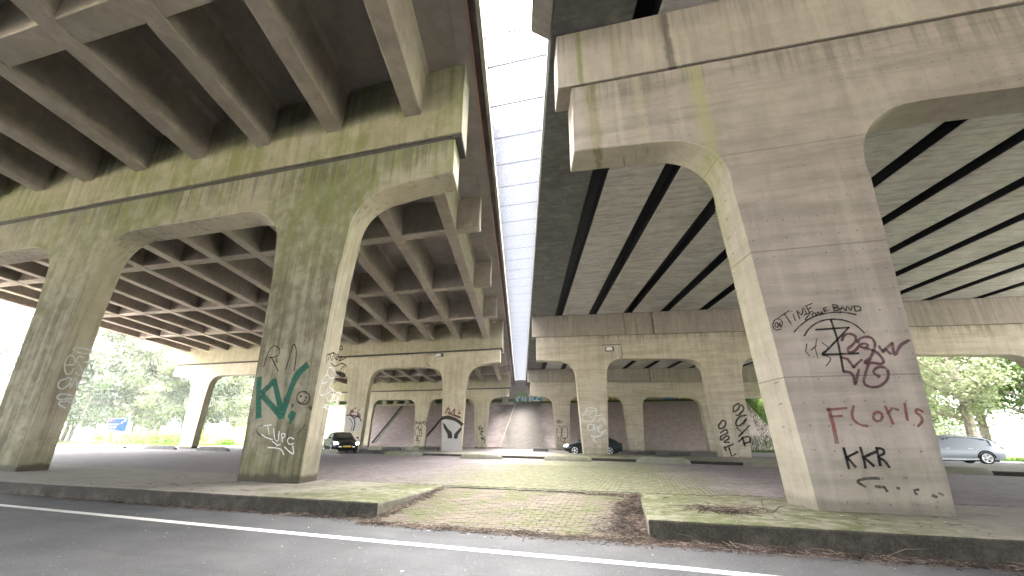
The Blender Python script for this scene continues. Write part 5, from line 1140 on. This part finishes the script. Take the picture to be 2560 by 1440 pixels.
for k in range(210):
    c = rng.random()
    if c < .5: x, y, z = rng.uniform(-9, 3.5), rng.uniform(2.2, 6.4), -.248
    elif c < .75: x, y, z = rng.uniform(-7, 6), rng.uniform(9.9, 18), -.002
    elif c < .88: x = rng.uniform(-4, -.2); y = rng.uniform(6.6, 9.2); z = rz(y)+.006
    else: x, y, z = rng.uniform(0, 5), rng.uniform(6.6, 9.2), .005
    s = rng.choice((.006, .008, .01, .013, .022)); a = rng.uniform(0, 6.28); ca, sa = math.cos(a)*s, math.sin(a)*s; k2 = rng.uniform(.3, .8)
    mb.add([(x-ca, y-sa, z+.001), (x+sa*k2, y-ca*k2, z+.001), (x+ca, y+sa, z+.004), (x-sa*k2, y+ca*k2, z+.003)], [(0, 1, 2, 3)])
stuff(mb.build('litter_scraps', M['scrap']))

# ------------------------------------------------------------------ lamps on the piers
def wall_lamp(loc, label, pts):
    t = thing('wall_lamp', label, 'wall lamp', loc, 'lamps fixed to the pier caps'); x, y, z = loc
    mb = MB(); mb.box(x-.32, x+.32, y-.03, y-.002, z-.12, z+.2); mb.build('back_plate', M['bearing'], t, bevel=.01)
    mb = MB(); mb.box(x-.06, x+.06, y-.22, y-.03, z+.02, z+.1); mb.build('bracket', M['gap_dark'], t)
    mb = MB(); mb.prism([(x-.24, z-.1), (x+.24, z-.1), (x+.2, z+.1), (x-.2, z+.1)], y-.42, y-.2); mb.build('housing', M['steel'], t, bevel=.03)
    mb = MB(); mb.box(x-.18, x+.18, y-.40, y-.22, z-.125, z-.101); mb.build('diffuser', M['white_plain'], t)
    mb = MB(); mb.tube([(a, y-.03, b) for a, b in pts], .022, 6); mb.build('conduit', M['gap_dark'], t)
wall_lamp((-16.75, 34.836, 8.02), 'small lamp with conduit on the green cap above the crown column', [(-17.0, 8.2), (-18.05, 8.2), (-18.0, 7.22), (-17.6, 7.12)])
wall_lamp((-1.95, 32.56, 7.42), 'small lamp with conduit on the pale cap above the esta one column', [(-2.5, 7.78), (-1.1, 7.78), (-1.05, 7.0), (-1.15, 6.75)])

# ------------------------------------------------------------------ blue road sign
M['sign_blue'] = simple('sign_blue', (.003, .018, .075), .9, .05); M['sign_red'] = simple('sign_red', (.10, .005, .009), .9, .05)
t = thing('road_sign', 'blue motorway direction sign on two posts in front of the tree row', 'road sign', (-80.2, 52, 0))
sx0, sx1, sz0, sz1 = -82.7, -78.2, 1.8, 3.85
mb = MB(); mb.box(sx0, sx1, 51.98, 52.04, sz0, sz1); pan = mb.build('panel', M['sign_blue'], t, bevel=.01)
mb = MB()
for a in ((sx0+.05, sx1-.05, sz1-.11, sz1-.05), (sx0+.05, sx1-.05, sz0+.05, sz0+.11), (sx0+.05, sx0+.11, sz0+.11, sz1-.11), (sx1-.11, sx1-.05, sz0+.11, sz1-.11)): mb.box(a[0], a[1], 51.968, 51.979, a[2], a[3])
build_under(mb, 'border', M['sign_white'], pan)
mb = MB(); mb.box(sx0+.35, sx0+1.15, 51.965, 51.979, 3.3, 3.68); build_under(mb, 'route_shield', M['sign_red'], pan)
mb = MB(); mb.prism([(-79.75, 3.12), (-79.6, 2.97), (-79.0, 3.4), (-78.87, 3.25), (-78.6, 3.66), (-79.15, 3.6), (-79.1, 3.5)], 51.965, 51.979); build_under(mb, 'arrow', M['sign_white'], pan)
def text(s, x, z, size, part, y=51.96):
    cu = bpy.data.curves.new('lettering', 'FONT'); cu.body = s; cu.size = size; cu.extrude = .004; cu.offset = .012*size
    tmp = bpy.data.objects.new('lettering', cu); COL.objects.link(tmp); bpy.context.view_layer.update()
    me = bpy.data.meshes.new_from_object(tmp.evaluated_get(bpy.context.evaluated_depsgraph_get()))
    bpy.data.objects.remove(tmp); me.materials.clear(); me.materials.append(M['sign_white'])
    o = bpy.data.objects.new('lettering', me); COL.objects.link(o); root = part.parent; o.parent = part
    o0 = Vector(root['_o']); o.location = Vector((x, y, z))-o0; o.rotation_euler = (R(90), 0, 0)
text('A9', sx0+.42, 3.37, .36, pan); text('Heemskerk', sx0+.3, 2.78, .5, pan); text('Beverwijk', sx0+.3, 2.36, .5, pan); text('Haarlem', sx0+.3, 1.95, .5, pan)
for x in (-82.0, -79.0):
    mb = MB(); mb.tube([(x, 52.09, -.2), (x, 52.09, 3.7)], .05, 8); mb.build('post', M['steel'], t)

# ------------------------------------------------------------------ cars
def carpaint(name, col, metal=0, coat=.03):
    q = NT(name); return q.bsdf(col, .35, None, spec=.25, metal=metal, coat=coat)
M['car_black'] = carpaint('car_paint_black', (.008, .009, .011)); M['car_dark'] = carpaint('car_paint_dark_green', (.006, .012, .012)); M['car_silver'] = carpaint('car_paint_silver', (.27, .295, .32), .2, .1)
def glass(name, col):
    q = NT(name); return q.bsdf(col, .08, None, spec=.6)
M['glass'] = glass('car_glass', (.02, .024, .028)); M['glass_pale'] = glass('car_glass_pale', (.05, .06, .08))
M['tyre'] = simple('tyre_rubber', (.018, .018, .019), .85, .2); M['rim'] = simple('alloy_rim', (.55, .55, .56), .3, .5, .7)
M['plate'] = simple('yellow_number_plate', (.62, .38, .03), .5, .3); M['tail'] = simple('red_tail_lamp', (.45, .03, .04), .2, .5)
q = NT('lit_headlamp'); em = q.n('ShaderNodeEmission'); em.inputs[0].default_value = (1, .97, .9, 1); em.inputs[1].default_value = 5; q.t.links.new(em.outputs[0], q.out.inputs[0]); M['headlamp'] = q.m
M['lens'] = simple('clear_lens', (.75, .76, .78), .15, .6)
def car(label, loc, heading, paint, gl, estate=False, lit=True, group='cars driving past', size=1.0):
    t = thing('car', label, 'car', (0, 0, 0), group)
    L, W = 4.55, .89
    def loft(sts, name, mat, **k):
        mb = MB(); n = len(sts[0]); vs_ = [v for s_ in sts for v in s_]
        fs = [(i*n+j, i*n+(j+1) % n, (i+1)*n+(j+1) % n, (i+1)*n+j) for i in range(len(sts)-1) for j in range(n)]
        fs += [tuple(range(n-1, -1, -1)), tuple((len(sts)-1)*n+j for j in range(n))]
        mb.add(vs_, fs); return mb.build(name, mat, t, smooth=True, **k)
    def sec(x, zb, zt, w_, crown=.03):
        h = [(0, zb), (w_*.86, zb), (w_*.97, zb+.12), (w_, zb+(zt-zb)*.45), (w_*.985, zb+(zt-zb)*.72), (w_*.93, zt-.03), (w_*.80, zt), (0, zt+crown)]
        return [(x, -a, b) for a, b in h] + [(x, a, b) for a, b in h[-2:0:-1]]
    zt_r = .98 if estate else .95
    prof = [(-2.26, .42, .74, .70), (-2.22, .33, .90, .78), (-2.08, .27, zt_r, .84), (-1.7, .22, zt_r+.01, .88), (-1.0, .19, .95, .89), (0, .18, .93, .89), (.9, .18, .91, .89), (1.25, .2, .88, .885), (1.7, .22, .80, .86), (2.05, .25, .73, .81), (2.2, .28, .66, .74), (2.28, .36, .57, .64)]
    body = loft([sec(*p) for p in prof], 'body', paint)
    def gsec(x, z, wb, wt, zb=.90):
        h = [(0, zb), (wb, zb), (wb*.97, zb+(z-zb)*.25), (wt+(wb-wt)*.12, z-.08), (wt*.86, z-.015), (0, z+.012)]
        return [(x, -a, b) for a, b in h] + [(x, a, b) for a, b in h[-2:0:-1]]
    if estate: cp = [(-2.16, .98, .76, .70), (-1.9, 1.22, .80, .66), (-1.55, 1.40, .83, .64), (-.9, 1.46, .85, .64), (-.1, 1.48, .85, .64), (.25, 1.45, .84, .63), (.7, 1.25, .82, .66), (1.2, .96, .80, .72)]
    else: cp = [(-2.0, .97, .76, .70), (-1.65, 1.12, .80, .66), (-1.25, 1.32, .83, .63), (-.7, 1.42, .84, .62), (-.05, 1.44, .84, .62), (.3, 1.40, .83, .62), (.75, 1.20, .82, .66), (1.28, .93, .80, .72)]
    loft([gsec(*p) for p in cp], 'cabin', paint)
    # side glass, proud of the cabin skin
    def zroof(x):
        for (xa, za, *_), (xb, zb, *_) in zip(cp[:-1], cp[1:]):
            if xa <= x <= xb: return za+(zb-za)*(x-xa)/(xb-xa)
        return .95
    for s in (-1, 1):
        for xa, xb in ((-1.72 if estate else -1.45, -.80), (-.74, .16), (.22, .92)):
            n = 8; top = []; bot = []
            for i in range(n+1):
                x = xa+(xb-xa)*i/n; zr = zroof(x)-.10; zr = max(zr, .985)
                top.append((x, zr)); bot.append((x, .965))
            P = bot+top[::-1]; mb = MB()
            def yw(z, x): 
                f = (z-.90)/max(.05, zroof(x)-.08-.90); return s*(.845-(.845-.665)*f+.004)
            mb.add([(x, yw(z, x), z) for x, z in P], [(i, i+1, 2*n+1-i-1, 2*n+1-i) for i in range(n)]); mb.build('side_window', gl, t)
    mb = MB(); mb.add([(1.24, -.68, .975), (1.24, .68, .975), (.38, .55, 1.385), (.38, -.55, 1.385)], [(0, 1, 2, 3)]); mb.v = [(x+.025, y, z+.022) for x, y, z in mb.v]; mb.build('windscreen', gl, t)
    xb, zb_, xt, zt_ = ((-2.12, 1.03, -1.66, 1.37) if estate else (-1.92, 1.02, -1.32, 1.31))
    mb = MB(); mb.add([(xb-.03, -.64, zb_+.02), (xb-.03, .64, zb_+.02), (xt-.03, .55, zt_+.02), (xt-.03, -.55, zt_+.02)], [(0, 3, 2, 1)]); mb.build('rear_window', gl, t)
    for sx, xw in ((1, 1.38), (-1, -1.32)):
        for s in (-1, 1):
            yo = s*.905; r = .325
            mb = MB(); n = 24; ring = []
            for rr, yy in ((.20, yo), (r*.93, yo), (r, yo-s*.03), (r, yo-s*.19), (.2, yo-s*.21)): ring.append([(xw+rr*math.cos(6.2832*k/n), yy, r+rr*math.sin(6.2832*k/n)) for k in range(n)])
            mb.add([v for q_ in ring for v in q_], [(i*n+k, i*n+(k+1) % n, (i+1)*n+(k+1) % n, (i+1)*n+k) for i in range(4) for k in range(n)]); wh = mb.build('wheel', M['tyre'], t, smooth=True)
            mb = MB(); nsp = 5
            for k in range(nsp):
                a = 6.2832*k/nsp; pts = [(math.cos(a-.22)*.05, math.sin(a-.22)*.05), (math.cos(a-.2)*.215, math.sin(a-.2)*.215), (math.cos(a+.2)*.215, math.sin(a+.2)*.215), (math.cos(a+.22)*.05, math.sin(a+.22)*.05)]
                mb.prism([(xw+p_, r+q_) for p_, q_ in pts], yo+s*.004, yo-s*.03)
            mb.prism([(xw+.06*math.cos(6.28*k/10), r+.06*math.sin(6.28*k/10)) for k in range(10)], yo+s*.008, yo-s*.02)
            o1 = [(xw+.235*math.cos(6.2832*k/n), yo+s*.005, r+.235*math.sin(6.2832*k/n)) for k in range(n)]; o2 = [(xw+.205*math.cos(6.2832*k/n), yo+s*.003, r+.205*math.sin(6.2832*k/n)) for k in range(n)]
            mb.add(o1+o2, [(k, (k+1) % n, n+(k+1) % n, n+k) for k in range(n)])
            build_under(mb, 'rim', M['rim'], wh)
            mb = MB(); m = 14; a1 = [(xw+.40*math.cos(math.pi*k/m), s*.893, r+.40*math.sin(math.pi*k/m)) for k in range(m+1)]; a2 = [(xw+.33*math.cos(math.pi*k/m), s*.896, r+.33*math.sin(math.pi*k/m)) for k in range(m+1)]
            mb.add(a1+a2, [(k, k+1, m+2+k, m+1+k) for k in range(m)]); mb.build('wheel_arch', M['gap_dark'], t)
    for s in (-1, 1):
        mb = MB(); mb.add([(2.02, s*.805, .60), (2.24, s*.60, .585), (2.21, s*.60, .70), (1.9, s*.82, .745)], [(0, 1, 2, 3)]); mb.v = [(x+.012, y*1.03, z) for x, y, z in mb.v]; mb.build('headlight', M['headlamp'] if lit else M['lens'], t)
        mb = MB(); mb.box(2.17, 2.29, s*.45-.1, s*.45+.1, .40, .47); mb.build('fog_lamp', M['lens'], t)
        mb = MB(); mb.add([(-2.27, s*.62, .78), (-2.24, s*.80, .80), (-2.05, s*.86, .93), (-2.16, s*.70, .95)], [(0, 1, 2, 3)]); mb.v = [(x-.012, y*1.03, z) for x, y, z in mb.v]; mb.build('tail_light', M['tail'], t)
        mb = MB(); mb.box(.86, 1.02, s*.89-.01, s*1.04+.01 if s > 0 else s*1.04, .98, 1.1) if s > 0 else mb.box(.86, 1.02, -1.04, -.89, .98, 1.1); mb.build('mirror', paint, t, bevel=.02)
        for xh in (-.72, .28):
            mb = MB(); mb.box(xh-.09, xh+.09, s*.885 if s > 0 else -.915, .915 if s > 0 else s*.885, .80, .825); mb.build('door_handle', M['lens'] if paint is M['car_silver'] else M['gap_dark'], t)
        mb = MB(); mb.box(-.95, 1.0, s*.893-.004, s*.893+.004, .23, .27); mb.build('sill_trim', M['lens'] if paint is M['car_silver'] else M['bearing'], t)
    mb = MB(); mb.box(2.285, 2.30, -.26, .26, .40, .51); mb.build('number_plate', M['plate'], t)
    mb = MB(); mb.box(-2.29, -2.27, -.26, .26, .62, .73); mb.build('number_plate', M['plate'], t)
    mb = MB(); mb.box(2.22, 2.285, -.55, .55, .53, .60); mb.build('grille', M['gap_dark'], t)
    mb = MB(); mb.box(-1.9, 1.9, -.7, .7, .14, .22); mb.build('underbody', M['gap_dark'], t)
    if estate:
        for s in (-1, 1):
            mb = MB(); mb.tube([(-1.5, s*.58, 1.42), (-1.4, s*.58, 1.50), (.1, s*.58, 1.53), (.2, s*.58, 1.47)], .015, 6); mb.build('roof_rail', M['rim'], t)
    t.location = loc; t.rotation_euler = (0, 0, heading); t.scale = (size, size, size)
    return t
car('dark hatchback crossing behind the esta one column, headlights on', (-3.95, 37.1, 0), R(180), M['car_dark'], M['glass'])
car('black car half hidden by the mossy column, nose with yellow plate showing', (-22.75, 30.7, 0), R(-42), M['car_black'], M['glass'], size=1.04)
car('silver estate car with roof rails passing right of the large graffiti column', (16.4, 32.2, 0), R(178), M['car_silver'], M['glass_pale'], True, False)

# ------------------------------------------------------------------ thin summer haze over everything
q = NT('haze'); pv = q.n('ShaderNodeVolumePrincipled'); pv.inputs['Color'].default_value = (.93, .96, 1, 1); pv.inputs['Density'].default_value = .00026; pv.inputs['Anisotropy'].default_value = 0
q.t.links.new(pv.outputs[0], q.out.inputs['Volume'])
mb = MB(); mb.box(-720, 720, -520, 820, -1.5, 38); stuff(mb.build('haze', q.m))

# ------------------------------------------------------------------ tidy helper properties
for o in list(sc.objects):
    if '_o' in o: del o['_o']
